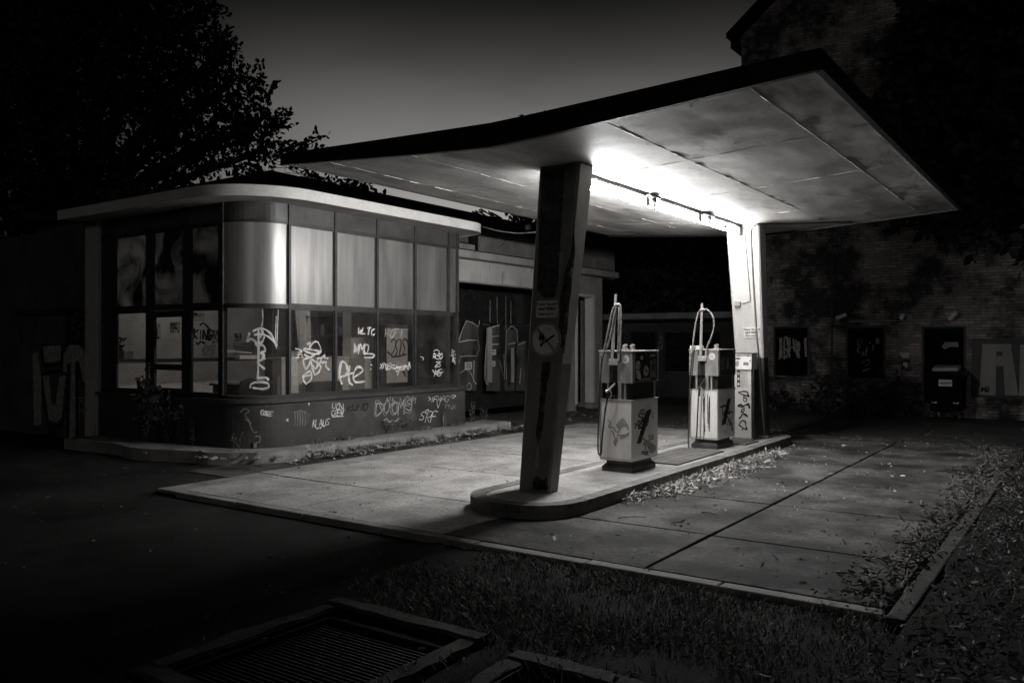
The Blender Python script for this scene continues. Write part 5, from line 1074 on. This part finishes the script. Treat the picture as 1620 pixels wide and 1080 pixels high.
a = WP(1474, 575); b = WP(1515, 580)
m = MB(); m.hexa([(a.x, 20.62, 1.035), (b.x, 20.62, 1.04), (b.x, 21.1, 1.085), (a.x, 21.1, 1.085), (a.x, 20.62, 1.10), (b.x, 20.66, 1.12), (b.x, 21.1, 1.16), (a.x, 21.1, 1.16)]); tag(build('cardboard_sheet', m, LINTEL, None), 'pale flattened cardboard lying on the lid of the waste container', 'cardboard')

# ================================================================== DRAINS in the foreground
def drain(x0, x1, y0, y1, label, along):
    t = thing('drain_grate', ((x0+x1)/2, (y0+y1)/2, 0), label, 'drain grate', 'drain grates in the foreground')
    w = .11; m = MB(); rr = random.Random(int(x0*100)); e = lambda v, q: v+rr.uniform(-q, q)
    def bar(ax, bx, ay, by, zt, horiz):
        n = max(4, int((bx-ax if horiz else by-ay)/.045)); up = []; lo = []
        for q in range(n+1):
            t = q/n
            if horiz: lo.append((ax+(bx-ax)*t, e(ay, .004))); up.append((ax+(bx-ax)*t, by+.035*noise.noise(Vector((ax+(bx-ax)*t, by, 1))*6)))
            else: lo.append((e(ax, .004) if ax > (x0+x1)/2 else ax+.035*noise.noise(Vector((ax, ay+(by-ay)*t, 1))*6), ay+(by-ay)*t)); up.append((bx+.035*noise.noise(Vector((bx, ay+(by-ay)*t, 1))*6) if ax > (x0+x1)/2 else e(bx, .004), ay+(by-ay)*t))
        zs_ = [(zt+.012*noise.noise(Vector((lo[q][0]*5, lo[q][1]*5, 2)))-.004, zt+.012*noise.noise(Vector((up[q][0]*5, up[q][1]*5, 7)))-.006) for q in range(n+1)]
        for q in range(n):
            P = [lo[q], lo[q+1], up[q+1], up[q]] if horiz else [lo[q], up[q], up[q+1], lo[q+1]]
            ZZ = [zs_[q][0], zs_[q+1][0], zs_[q+1][1], zs_[q][1]] if horiz else [zs_[q][0], zs_[q][1], zs_[q+1][1], zs_[q+1][0]]
            m.hexa([(p[0], p[1], -.15) for p in P]+[(p[0], p[1], z_) for p, z_ in zip(P, ZZ)])
    bar(x0-w, x1+w, y1, y1+w, .0, True); bar(x0-w, x1+w, y0-w, y0, -.015, True); bar(x0-w, x0, y0, y1, -.012, False); bar(x1, x1+w, y0, y1, -.014, False)
    build('concrete_frame', m, KERBD, t)
    m = MB()
    if along:
        n = int((y1-y0)/.035)
        for i in range(n): y = y0+.02+i*(y1-y0-.03)/n; m.box(x0+.02, x1-.02, y, y+.012, -.12, -.085)
    else:
        n = int((x1-x0)/.035)
        for i in range(n): x = x0+.02+i*(x1-x0-.03)/n; m.box(x, x+.014, y0+.02, y1-.02, -.03, .004)
    build('bars', m, RUST, t)
    m = MB(); m.box(x0, x0+.015, y0, y1, -.1, -.03); m.box(x1-.015, x1, y0, y1, -.1, -.03); m.box(x0+.015, x1-.015, y0, y0+.015, -.1, -.03); m.box(x0+.015, x1-.015, y1-.015, y1, -.1, -.03); build('steel_rim', m, RUST, t)
drain(-3.95, -2.95, 2.5, 3.72, 'drain grate with rough concrete frame at the left of the foreground', True)
drain(-2.45, -1.3, 2.3, 3.62, 'ribbed drain grate with steel rim at the right of the foreground', True)

# ================================================================== VEGETATION
def leaf_arrays(C, Dv, Sz, wid, fold=0.25, curl=0.0):
    """lens shaped leaves (two folded halves): centres, directions, sizes -> verts, faces"""
    n = len(C); Dv = Dv/np.linalg.norm(Dv, axis=1, keepdims=True)
    rnd = rng.normal(size=(n, 3)); s = np.cross(Dv, rnd); s /= np.linalg.norm(s, axis=1, keepdims=True); nn = np.cross(Dv, s)
    Sz = Sz[:, None]
    a = C; t = C+Dv*Sz; l1 = C+Dv*Sz*.35+s*Sz*wid+nn*Sz*fold*wid; r1 = C+Dv*Sz*.35-s*Sz*wid+nn*Sz*fold*wid; l2 = C+Dv*Sz*.72+s*Sz*wid*.75+nn*Sz*fold*wid; r2 = C+Dv*Sz*.72-s*Sz*wid*.75+nn*Sz*fold*wid
    cu_ = (rng.random((n, 1))**2*curl)*Sz*nn; t = t+cu_; l2 = l2+cu_*.45; r2 = r2+cu_*.45
    V = np.stack([a, l1, l2, t, r2, r1], 1).reshape(-1, 3)
    b = (np.arange(n)*6)[:, None]
    Fq = np.concatenate([b+np.array([[0, 1, 2, 3]]), b+np.array([[0, 3, 4, 5]])], 0)
    return V, Fq
def mesh_np(name, V, Fc, material, parent=None):
    org = ORG[parent.name] if parent else Vector((0, 0, 0))
    me = bpy.data.meshes.new(name); V = np.asarray(V)
    if BLOCK: V = V*EYE_SCALE+np.array([0, 0, EYE_LIFT])
    V = V-np.array(org); k_ = Fc.shape[1]
    me.vertices.add(len(V)); me.vertices.foreach_set('co', V.astype(np.float32).ravel())
    me.loops.add(Fc.size); me.loops.foreach_set('vertex_index', Fc.astype(np.int32).ravel())
    me.polygons.add(len(Fc)); me.polygons.foreach_set('loop_start', np.arange(0, Fc.size, k_, dtype=np.int32)); me.polygons.foreach_set('loop_total', np.full(len(Fc), k_, dtype=np.int32))
    me.update(); me.validate(); me.materials.append(material)
    o = bpy.data.objects.new(name, me); col.objects.link(o)
    if parent: o.parent = parent
    ORG[o.name] = org
    return o
def tree(base, lobes, ntw, leaf, label, group, trunk_r=.22, per=11, wid=.3, sprigs=()):
    t = thing('leafy_tree', base, label, 'tree', group)
    b = Vector(base); m = MB(); top = Vector((b.x, b.y, min(c[2]-r*.4 for c, r in lobes)))
    m.tube([b-Vector((0, 0, .1)), b.lerp(top, .5)+Vector((.1, -.05, 0)), top], trunk_r, n=10, r2=trunk_r*.65)
    for c, r in lobes:
        c = Vector(c); m.tube([top.lerp(b, .15), top.lerp(c, .45)+Vector((0, 0, .35)), c, c+Vector((rng.normal()*.3, rng.normal()*.3, r*.5))], trunk_r*.5, n=7, r2=.02)
    C = []; Dd = []; vol = np.array([r**2 for c, r in lobes]); vol = vol/vol.sum()
    idx = rng.choice(len(lobes), ntw, p=vol)
    TW = []
    for i in idx:
        c, r = lobes[i]; d = rng.normal(size=3); d /= np.linalg.norm(d); rad = r*(rng.random()**.33)*(.9+.25*noise.noise(Vector(d*2.2)+Vector((i*3.7, 0, 0))))
        TW.append((np.array(c)+d*rad*np.array([1, 1, .85]), d*.7+rng.normal(size=3)*.45+np.array([0, 0, .2])))
    for p, d in sprigs: TW.append((np.array(p), np.array(d)))
    for n_, (p, d) in enumerate(TW):
        d = d/np.linalg.norm(d); Lt = leaf*rng.uniform(3.0, 5.0)
        ts = np.linspace(0.05, 1, per)
        pos = p+d*Lt*ts[:, None]+rng.normal(size=(per, 3))*leaf*.12
        dirs = d*.7+rng.normal(size=(per, 3))*.65; C.append(pos); Dd.append(dirs)
        if n_ % 4 == 0 or n_ >= ntw: m.tube([p-d*Lt*.6, p, p+d*Lt], .012, n=4, sub=1, r2=.004)
    C = np.concatenate(C); Dd = np.concatenate(Dd)
    build('trunk', m, BARK, t)
    V, Fc = leaf_arrays(C, Dd, leaf*rng.uniform(.7, 1.3, len(C)), wid)
    mesh_np('crown', V, Fc, LEAFD, t)
    return t
def at(px, py, depth):      # point at a given distance along the view axis
    d = ray(px, py); return (d.x*depth, d.y*depth, EYE+d.z*depth)
lob = [(at(40, 60, 24), 3.4), (at(170, 60, 24), 2.9), (at(250, 40, 23), 1.6), (at(285, 130, 23), 1.9), (at(120, 190, 24), 3.2), (at(330, 215, 22.5), 1.7), (at(20, 260, 23), 2.6), (at(375, 205, 22), 1.0), (at(410, 190, 21.5), .6), (at(405, 240, 21.5), .8), (at(230, 240, 23), 2.2), (at(220, -60, 24), 2.4), (at(360, 130, 22), .7), (at(340, 85, 22), .45), (at(60, -60, 24), 3), (at(-60, 150, 24), 3.2), (at(-40, 330, 23), 2.6), (at(60, 345, 24), 2.0)]
spr = []
for (px, py, dx_, dz) in ((430, 245, .8, .3), (455, 240, .9, .25), (485, 232, 1, .45), (470, 240, 1, .2), (400, 150, .5, .9), (418, 160, .6, .8), (345, 95, .2, 1), (300, 45, .4, .9), (440, 205, .8, .3), (425, 225, 1, .1), (495, 283, .9, -.05), (520, 287, .9, -.1), (545, 290, .9, 0), (565, 294, .9, -.1), (480, 279, .9, 0), (575, 297, 1, -.15), (535, 294, .8, .1), (455, 262, .8, 0), (440, 255, .9, 0)):
    for _ in range(3):
        p = at(px+rng.normal()*5, py+rng.normal()*3, 21.3); spr.append((p, np.array([CY*dx_, SY*dx_, dz])+rng.normal(size=3)*.25))
tree((at(110, 540, 24)[0], at(110, 540, 24)[1], -.05), lob, 5600, .15, 'big dark broadleaf tree overhanging the kiosk roof at left', None, trunk_r=.35, sprigs=spr)
def bush_tree(px, depth, z0, z1, r, n, label, group, dx=0):
    p = at(px, 540, depth); L2 = []
    for i in range(6): L2.append(((p[0]+rng.uniform(-1, 1)*r*.8, p[1]+rng.uniform(-1, 1)*r*.6, z0+(z1-z0)*(.2+.8*i/5)), r*rng.uniform(.6, .85)))
    return tree((p[0], p[1], -.05), L2, int(n*2.4), .26, label, group, trunk_r=.2)
bush_tree(965, 35, 3, 9, 3.0, 900, 'dark tree behind the annex nearest the garage end', 'trees behind the annex')
bush_tree(990, 33, 1.6, 6, 2.4, 700, 'lower dark bushy tree just behind the annex roof', 'trees behind the annex')
bush_tree(930, 33, 1.6, 7, 2.4, 700, 'dark tree between the garage end and the annex', 'trees behind the annex')
bush_tree(1060, 36, 3, 9, 3.2, 900, 'dark tree behind the annex above the middle of its roof', 'trees behind the annex')
bush_tree(1140, 33, 3, 7.5, 2.4, 700, 'dark tree behind the annex beside the brick building corner', 'trees behind the annex')
bush_tree(1640, 17, 3.6, 9, 1.9, 600, 'dark tree at right in front of the brick building', None)
# weeds by the kiosk
BLOCK = True
def weed(x, y, h, nst, label, spread=.18, leaf=.05, z=.012):
    t = thing('weed', (x, y, z), label, 'weed', 'weeds along the kiosk pavement')
    m = MB(); C = []; Dd = []
    for i in range(nst):
        a = rng.uniform(0, 6.28); l = rng.uniform(.05, spread); hh = h*rng.uniform(.55, 1)
        p0 = Vector((x+rng.normal()*.03, y+rng.normal()*.03, z)); p2 = p0+Vector((math.cos(a)*l, math.sin(a)*l, hh)); p1 = p0.lerp(p2, .5)+Vector((0, 0, hh*.08))
        m.tube([p0, p1, p2], .004, n=4, sub=3, r2=.002)
        for q in np.linspace(.15, 1, max(4, int(hh/.035))):
            pp = p0.lerp(p1, q*2) if q < .5 else p1.lerp(p2, q*2-1)
            C.append(tuple(pp)); Dd.append(rng.normal(size=3)*np.array([1, 1, .5])+np.array([0, 0, .4]))
    build('stem', m, LEAFG, t)
    V, Fc = leaf_arrays(np.array(C), np.array(Dd), leaf*rng.uniform(.6, 1.4, len(C)), .28); mesh_np('foliage', V, Fc, LEAFG, t)
Zg = onZ(.012)
for px, py, h, ns, lab in ((268, 700, .95, 16, 'tallest bushy weed before the glazed kiosk door'), (292, 702, .7, 12, 'thick weed just right of the tallest one by the kiosk door'), (306, 704, .6, 9, 'upright weed at the left end of the kiosk plinth corner'), (347, 706, .6, 3, 'thin tall weed stalk before the rounded plinth corner'), (366, 708, .35, 3, 'short thin weed left of the CORE tag on the plinth'), (380, 711, .38, 4, 'thin weed with small leaves below the CORE tag'), (394, 708, .2, 3, 'tiny weed at the broken pavement edge under the curved corner'),
                           (608, 686, .28, 16, 'low spreading weed under the DOOM tag on the plinth'), (628, 683, .22, 14, 'low weed just right of the spreading one under the DOOM tag'), (655, 680, .3, 5, 'thin weed under the SRF tag on the plinth'), (703, 676, .35, 4, 'tall thin weed near the right end of the plinth'), (745, 668, .45, 6, 'weed growing beyond the plinth end before the garage'), (768, 664, .35, 6, 'weed before the garage doors farther from the kiosk')):
    p = Zg(px, py); weed(p.x, p.y, h, ns, lab, spread=.3 if ns > 10 else .1, leaf=.05 if ns > 10 else .04)
BLOCK = False
for (px, w0, h0, lab) in ((1235, .9, .5, 'added low shrub darkening the foot of the brick wall under the first boarded window'), (1300, .8, .65, 'added low shrub darkening the brick wall foot right of the thin pipe'), (1365, 1.0, .7, 'added low shrub darkening the brick wall foot under the second boarded window'), (1425, .8, .9, 'added low shrub darkening the brick wall foot left of the waste container')):
    c0 = onY(21.0)(px, 600); t = thing('shrub', (c0.x, 21.0, -.05), lab, 'shrub', 'added shrubs darkening the foot of the brick wall'); m = MB(); nb = 240  # shrubs added to stand for the band of shade along the wall foot
    for q in range(7): e = Vector((c0.x+rng.uniform(-.5, .5)*w0, 21.0+rng.uniform(-.2, .25), h0*rng.uniform(.5, 1))); m.tube([(c0.x+rng.normal()*.08, 21.0, -.05), e*.6+Vector((c0.x, 21, 0))*.4, e], .012, n=5, r2=.004)
    build('stem', m, BARK, t); C = np.column_stack([c0.x+rng.normal(size=nb)*w0*.33, 21.0+rng.normal(size=nb)*.14, -.03+np.abs(rng.normal(size=nb))*h0*.5])
    V, Fc = leaf_arrays(C, rng.normal(size=(nb, 3)), .1*rng.uniform(.6, 1.4, nb), .3); mesh_np('foliage', V, Fc, LEAFD, t)
BLOCK = True
# leafy climber in front of the kiosk door
p = Vector((-12.8, 7.75, .05)); t = thing('shrub', p, 'leggy dark shrub standing in front of the kiosk door panes', 'shrub')
m = MB(); C = []; Dd = []
for i in range(9):
    e = p+Vector((rng.uniform(-.15, .4), rng.uniform(-.1, .1), rng.uniform(.7, 1.3))); m.tube([p+Vector((rng.normal()*.04, 0, 0)), p.lerp(e, .5)+Vector((rng.normal()*.08, 0, 0)), e], .008, n=5, r2=.003)
    for q in np.linspace(.25, 1, 16): C.append(tuple(p.lerp(e, q)+Vector(rng.normal(size=3)*.05))); Dd.append(rng.normal(size=3))
build('stem', m, BARK, t); V, Fc = leaf_arrays(np.array(C), np.array(Dd), .11*rng.uniform(.6, 1.3, len(C)), .3); mesh_np('foliage', V, Fc, LEAFD, t)

BLOCK = False
# fallen leaves and grass: uncountable
def scatter(name, XY, Z, size, mt, flat=.35, kind='stuff', wid=.2, clump=.55):
    n = len(XY); C = np.column_stack([XY, Z]); Dd = rng.normal(size=(n, 3)); Dd[:, 2] *= flat
    nc = max(1, n//9); pick = rng.integers(0, n, nc); own = rng.integers(0, nc, n); sel = rng.random(n) < clump
    C[sel, :2] = C[pick[own[sel]], :2]+rng.normal(size=(sel.sum(), 2))*size*1.6; C[sel, 2] += rng.random(sel.sum())*size*.25
    V, Fc = leaf_arrays(C, Dd, size*rng.uniform(.3, 1.6, n), wid*rng.uniform(.3, 1.1, (n, 1)), fold=.8, curl=1.1); o = mesh_np(name, V, Fc, mt); o['kind'] = kind; return o
# drift of leaves along the island kerb
n = 3600; y = rng.beta(1.6, 1.8, n)*5.2+7.7; dxk = np.abs(rng.normal(size=n))*.17*np.clip(np.sin((y-7.5)/5.6*np.pi)+.25, .15, 1.2)
scatter('fallen_leaves', np.column_stack([IX1+.01+dxk, y]), .008+rng.random(n)*.05*np.exp(-dxk*6), .055, LEAFDRY)
# leaf litter at the right edge of the forecourt and on the bed
n = 3200; y = rng.uniform(5.5, 15.2, n); xx = SX1-np.abs(rng.normal(size=n))*.30*(.4+.8*np.array([abs(noise.noise(Vector((0, a*.7, 2))))*2 for a in y]))+.02
scatter('fallen_leaves', np.column_stack([xx, y]), .008+rng.random(n)*.02, .045, LITTER)
n = 11000; y = rng.uniform(3.0, 15.5, n); xx = -.9+rng.gamma(1.4, .8, n)
zz = np.array([0.02+0.06*noise.noise(Vector((a*1.6, b_*1.6, 0)))+min(.25, .05*(a+.9)) for a, b_ in zip(xx, y)])+.012+rng.random(n)*.02
scatter('leaf_litter', np.column_stack([xx, y]), zz, .04, LITTER, flat=.5)
n = 330; xy = np.column_stack([rng.uniform(-4, -1.1, n), rng.uniform(5.6, 15, n)]); scatter('fallen_leaves', xy, np.full(n, .008), .05, LEAFDRY)
n = 130; xy = np.column_stack([rng.uniform(-8.6, -5.3, n), rng.uniform(5.6, 15, n)]); scatter('fallen_leaves', xy, np.full(n, .008), .03, LEAFDRY)
n = 520; xx = -9.36+np.abs(rng.normal(size=n))*.22; yy = rng.uniform(7.6, 13.6, n); scatter('fallen_leaves', np.column_stack([xx, yy]), .055*(-8.79-xx)/1.11-.005, .04, LEAFDRY)
n = 500; xy = np.column_stack([rng.uniform(-4.6, .2, n), rng.uniform(2.6, 5.3, n)]); scatter('fallen_leaves', xy, np.full(n, .03), .035, LITTER)
n = 700; xy = np.column_stack([rng.uniform(-12, -1, n), 15.3+rng.gamma(1.2, .9, n)]); scatter('fallen_leaves', xy, np.full(n, -.03), .06, LITTER)
# grit and crumbs on the slabs
n = 2600; xy = np.column_stack([rng.uniform(-8.7, -1.1, n), rng.uniform(5.5, 15.2, n)]); xy = xy[(xy[:, 0] < IX0-.02) | (xy[:, 0] > IX1+.02)]; scatter('grit', xy, np.full(len(xy), .006), .013, LITTER, wid=.4)
n = 500; xy = np.column_stack([rng.uniform(-12, -4, n), rng.uniform(3.0, 6.5, n)]); xy = xy[(xy[:, 1] < 5.4) | (xy[:, 0] < -8.8)]; scatter('grit', xy, np.full(len(xy), -.045), .018, LITTER, wid=.4)
n = 9000; y = rng.uniform(3.0, 15.5, n); xx = -1.5+rng.gamma(1.8, .7, n)
zz = np.where(xx < -.9, .008, 0.03+np.clip(.05*(xx+.9), 0, .25)+np.array([.06*noise.noise(Vector((a*1.6, b_*1.6, 0))) for a, b_ in zip(xx, y)]))
scatter('leaf_crumbs', np.column_stack([xx, y]), zz, .014, LITTER, flat=.5, wid=.5)
# twigs lying on the slab
m = MB()
for px0, py0, px1, py1 in ((977, 819, 1022, 817), (1110, 810, 1135, 814), (1322, 905, 1360, 912), (1310, 930, 1330, 945)):
    a = onZ(.012)(px0, py0); b = onZ(.012)(px1, py1); m.tube([a, a.lerp(b, .4)+Vector((.01, .02, .006)), b], .006, n=5, r2=.003)
struct('fallen_twigs', m, BARK, kind='stuff')
# grass blades
def grass(name, XY, h, Z):
    n = len(XY); a = rng.uniform(0, 2*np.pi, n); ln = rng.uniform(.2, 1.5, n); hh = h*rng.uniform(.5, 1.3, n); w = .0035+.002*rng.random(n)
    b = np.column_stack([XY, Z]); s = np.column_stack([np.cos(a)*w, np.sin(a)*w, np.zeros(n)]); ben = np.column_stack([-np.sin(a)*hh*ln, np.cos(a)*hh*ln, hh])
    mid = b+ben*np.array([.35, .35, .6]); V = np.stack([b-s, b+s, mid+s*.7, mid-s*.7, b+ben, b+ben*1.001], 1).reshape(-1, 3)
    o_ = (np.arange(n)*6)[:, None]; Fc = np.concatenate([o_+np.array([[0, 1, 2, 3]]), o_+np.array([[3, 2, 5, 4]])], 0)
    ob = mesh_np(name, V, Fc, GRASSM); ob['kind'] = 'stuff'; return ob
n = 42000; xy = np.column_stack([rng.uniform(-5.0, .6, n), rng.uniform(3.78, 5.5, n)])
keep = np.array([noise.noise(Vector((x*1.3, y*1.3, 8)))+.1+(.25 if x > -4.2 else -.5)-.5*max(0, 4.4-y) > rng.random()*.9 for x, y in xy]); xy = xy[keep]
grass('grass', xy, .036, np.full(len(xy), -.03))
n = 1500; xy = np.column_stack([rng.uniform(-2.9, 1.0, n), rng.uniform(2.0, 3.9, n)]); grass('grass', xy, .05, np.full(n, -.03))
n = 2600; yy = rng.uniform(8.2, 13.5, n); kk = np.array([noise.noise(Vector((0, a*1.7, 3))) > -.05 for a in yy]); yy = yy[kk]; n = len(yy); xy = np.column_stack([-9.34+np.abs(rng.normal(size=n))*.07, yy]); grass('grass', xy, .075, np.full(n, .01))
n = 1200; yy = rng.uniform(8.6, 12.6, n); xy = np.column_stack([-9.79+np.abs(rng.normal(size=n))*.05, yy]); grass('grass', xy[np.array([noise.noise(Vector((4, a*2.1, 3))) > .08 for a in yy])], .07, np.full(sum(noise.noise(Vector((4, a*2.1, 3))) > .08 for a in yy), .115))

# ================================================================== CAMERA, LIGHT, WORLD
cam = bpy.data.cameras.new('camera'); co = bpy.data.objects.new('camera', cam); col.objects.link(co)
cam.sensor_width = 36; cam.lens = F/1620*36; cam.clip_end = 600; cam.clip_start = .05
co.location = (0, 0, EYE); co.rotation_euler = (R(90)+math.atan((HZ-540)/F), 0, YAW); scene.camera = co

SUN_EL, SUN_AZ = R(9), R(200)       # faint low fill light added from behind the camera
sun = bpy.data.lights.new('fill_sun', 'SUN'); sun.energy = .065; sun.angle = R(12); sun.color = (1, .985, .96)
so = bpy.data.objects.new('fill_sun', sun); col.objects.link(so)
dirv = Vector((-.42, .90, -.16)).normalized(); so.rotation_euler = dirv.to_track_quat('-Z', 'Y').to_euler(); so.location = (8, -12, 10)

w = bpy.data.worlds.new('World'); scene.world = w; w.use_nodes = True
nt = w.node_tree; N = nt.nodes; L = nt.links; bg = N['Background']
sky = N.new('ShaderNodeTexSky'); sky.sky_type = 'NISHITA'; sky.sun_disc = False; sky.sun_elevation = R(-2.5); sky.sun_rotation = R(-35+2); sky.altitude = 50; sky.dust_density = 1.5
bw = N.new('ShaderNodeRGBToBW'); L.new(sky.outputs[0], bw.inputs[0])
tc = N.new('ShaderNodeTexCoord')
nm = N.new('ShaderNodeVectorMath'); nm.operation = 'NORMALIZE'; L.new(tc.outputs['Generated'], nm.inputs[0])
sz = N.new('ShaderNodeSeparateXYZ'); L.new(nm.outputs[0], sz.inputs[0])
el = N.new('ShaderNodeMapRange'); el.interpolation_type = 'SMOOTHSTEP'; el.inputs['From Min'].default_value = .16; el.inputs['From Max'].default_value = .405; el.inputs['To Min'].default_value = 1.0; el.inputs['To Max'].default_value = .04
L.new(sz.outputs['Z'], el.inputs['Value'])
fl_ = N.new('ShaderNodeVectorMath'); fl_.operation = 'MULTIPLY'; fl_.inputs[1].default_value = (1, 1, 0); L.new(nm.outputs[0], fl_.inputs[0])
fn = N.new('ShaderNodeVectorMath'); fn.operation = 'NORMALIZE'; L.new(fl_.outputs[0], fn.inputs[0])
dp = N.new('ShaderNodeVectorMath'); dp.operation = 'DOT_PRODUCT'; L.new(fn.outputs[0], dp.inputs[0])
ga = YAW-R(3); dp.inputs[1].default_value = (-math.sin(ga), math.cos(ga), 0)
az = N.new('ShaderNodeMapRange'); az.interpolation_type = 'SMOOTHSTEP'; az.inputs['From Min'].default_value = .85; az.inputs['From Max'].default_value = 1.0; az.inputs['To Min'].default_value = .04; az.inputs['To Max'].default_value = 1.0
L.new(dp.outputs['Value'], az.inputs['Value'])
ma = N.new('ShaderNodeMath'); ma.operation = 'MULTIPLY'; L.new(el.outputs[0], ma.inputs[0]); L.new(az.outputs[0], ma.inputs[1])
sc_ = N.new('ShaderNodeMath'); sc_.operation = 'MULTIPLY'; sc_.inputs[1].default_value = 6.0; L.new(bw.outputs[0], sc_.inputs[0])
cn = N.new('ShaderNodeTexNoise'); cn.inputs['Scale'].default_value = 2.6; cn.inputs['Detail'].default_value = 6; cmp_ = N.new('ShaderNodeMapping'); cmp_.inputs['Scale'].default_value = (1, 1, 4); L.new(nm.outputs[0], cmp_.inputs['Vector']); L.new(cmp_.outputs[0], cn.inputs['Vector'])
cr_ = N.new('ShaderNodeMapRange'); cr_.inputs['From Min'].default_value = .3; cr_.inputs['From Max'].default_value = .7; cr_.inputs['To Min'].default_value = .84; cr_.inputs['To Max'].default_value = 1.16; L.new(cn.outputs['Fac'], cr_.inputs['Value'])
sc2 = N.new('ShaderNodeMath'); sc2.operation = 'MULTIPLY'; L.new(sc_.outputs[0], sc2.inputs[0]); L.new(cr_.outputs[0], sc2.inputs[1])
bw = sc2
cm = N.new('ShaderNodeCombineColor')
ml = N.new('ShaderNodeMath'); ml.operation = 'MULTIPLY'; L.new(bw.outputs[0], ml.inputs[0]); L.new(ma.outputs[0], ml.inputs[1])
for i, nme in enumerate(('Red', 'Green', 'Blue')):
    q = N.new('ShaderNodeMath'); q.operation = 'MULTIPLY'; q.inputs[1].default_value = TINT[i]; L.new(ml.outputs[0], q.inputs[0]); L.new(q.outputs[0], cm.inputs[nme])
L.new(cm.outputs[0], bg.inputs['Color']); bg.inputs['Strength'].default_value = .15

vs = scene.view_settings; vs.view_transform = 'Standard'; vs.look = 'None'; vs.exposure = 0; vs.gamma = 1
scene.cycles.use_denoising = True
try: scene.cycles.denoiser = 'OPENIMAGEDENOISE'
except Exception: pass
scene.cycles.max_bounces = 8; scene.cycles.transparent_max_bounces = 12; scene.cycles.sample_clamp_indirect = 4.0
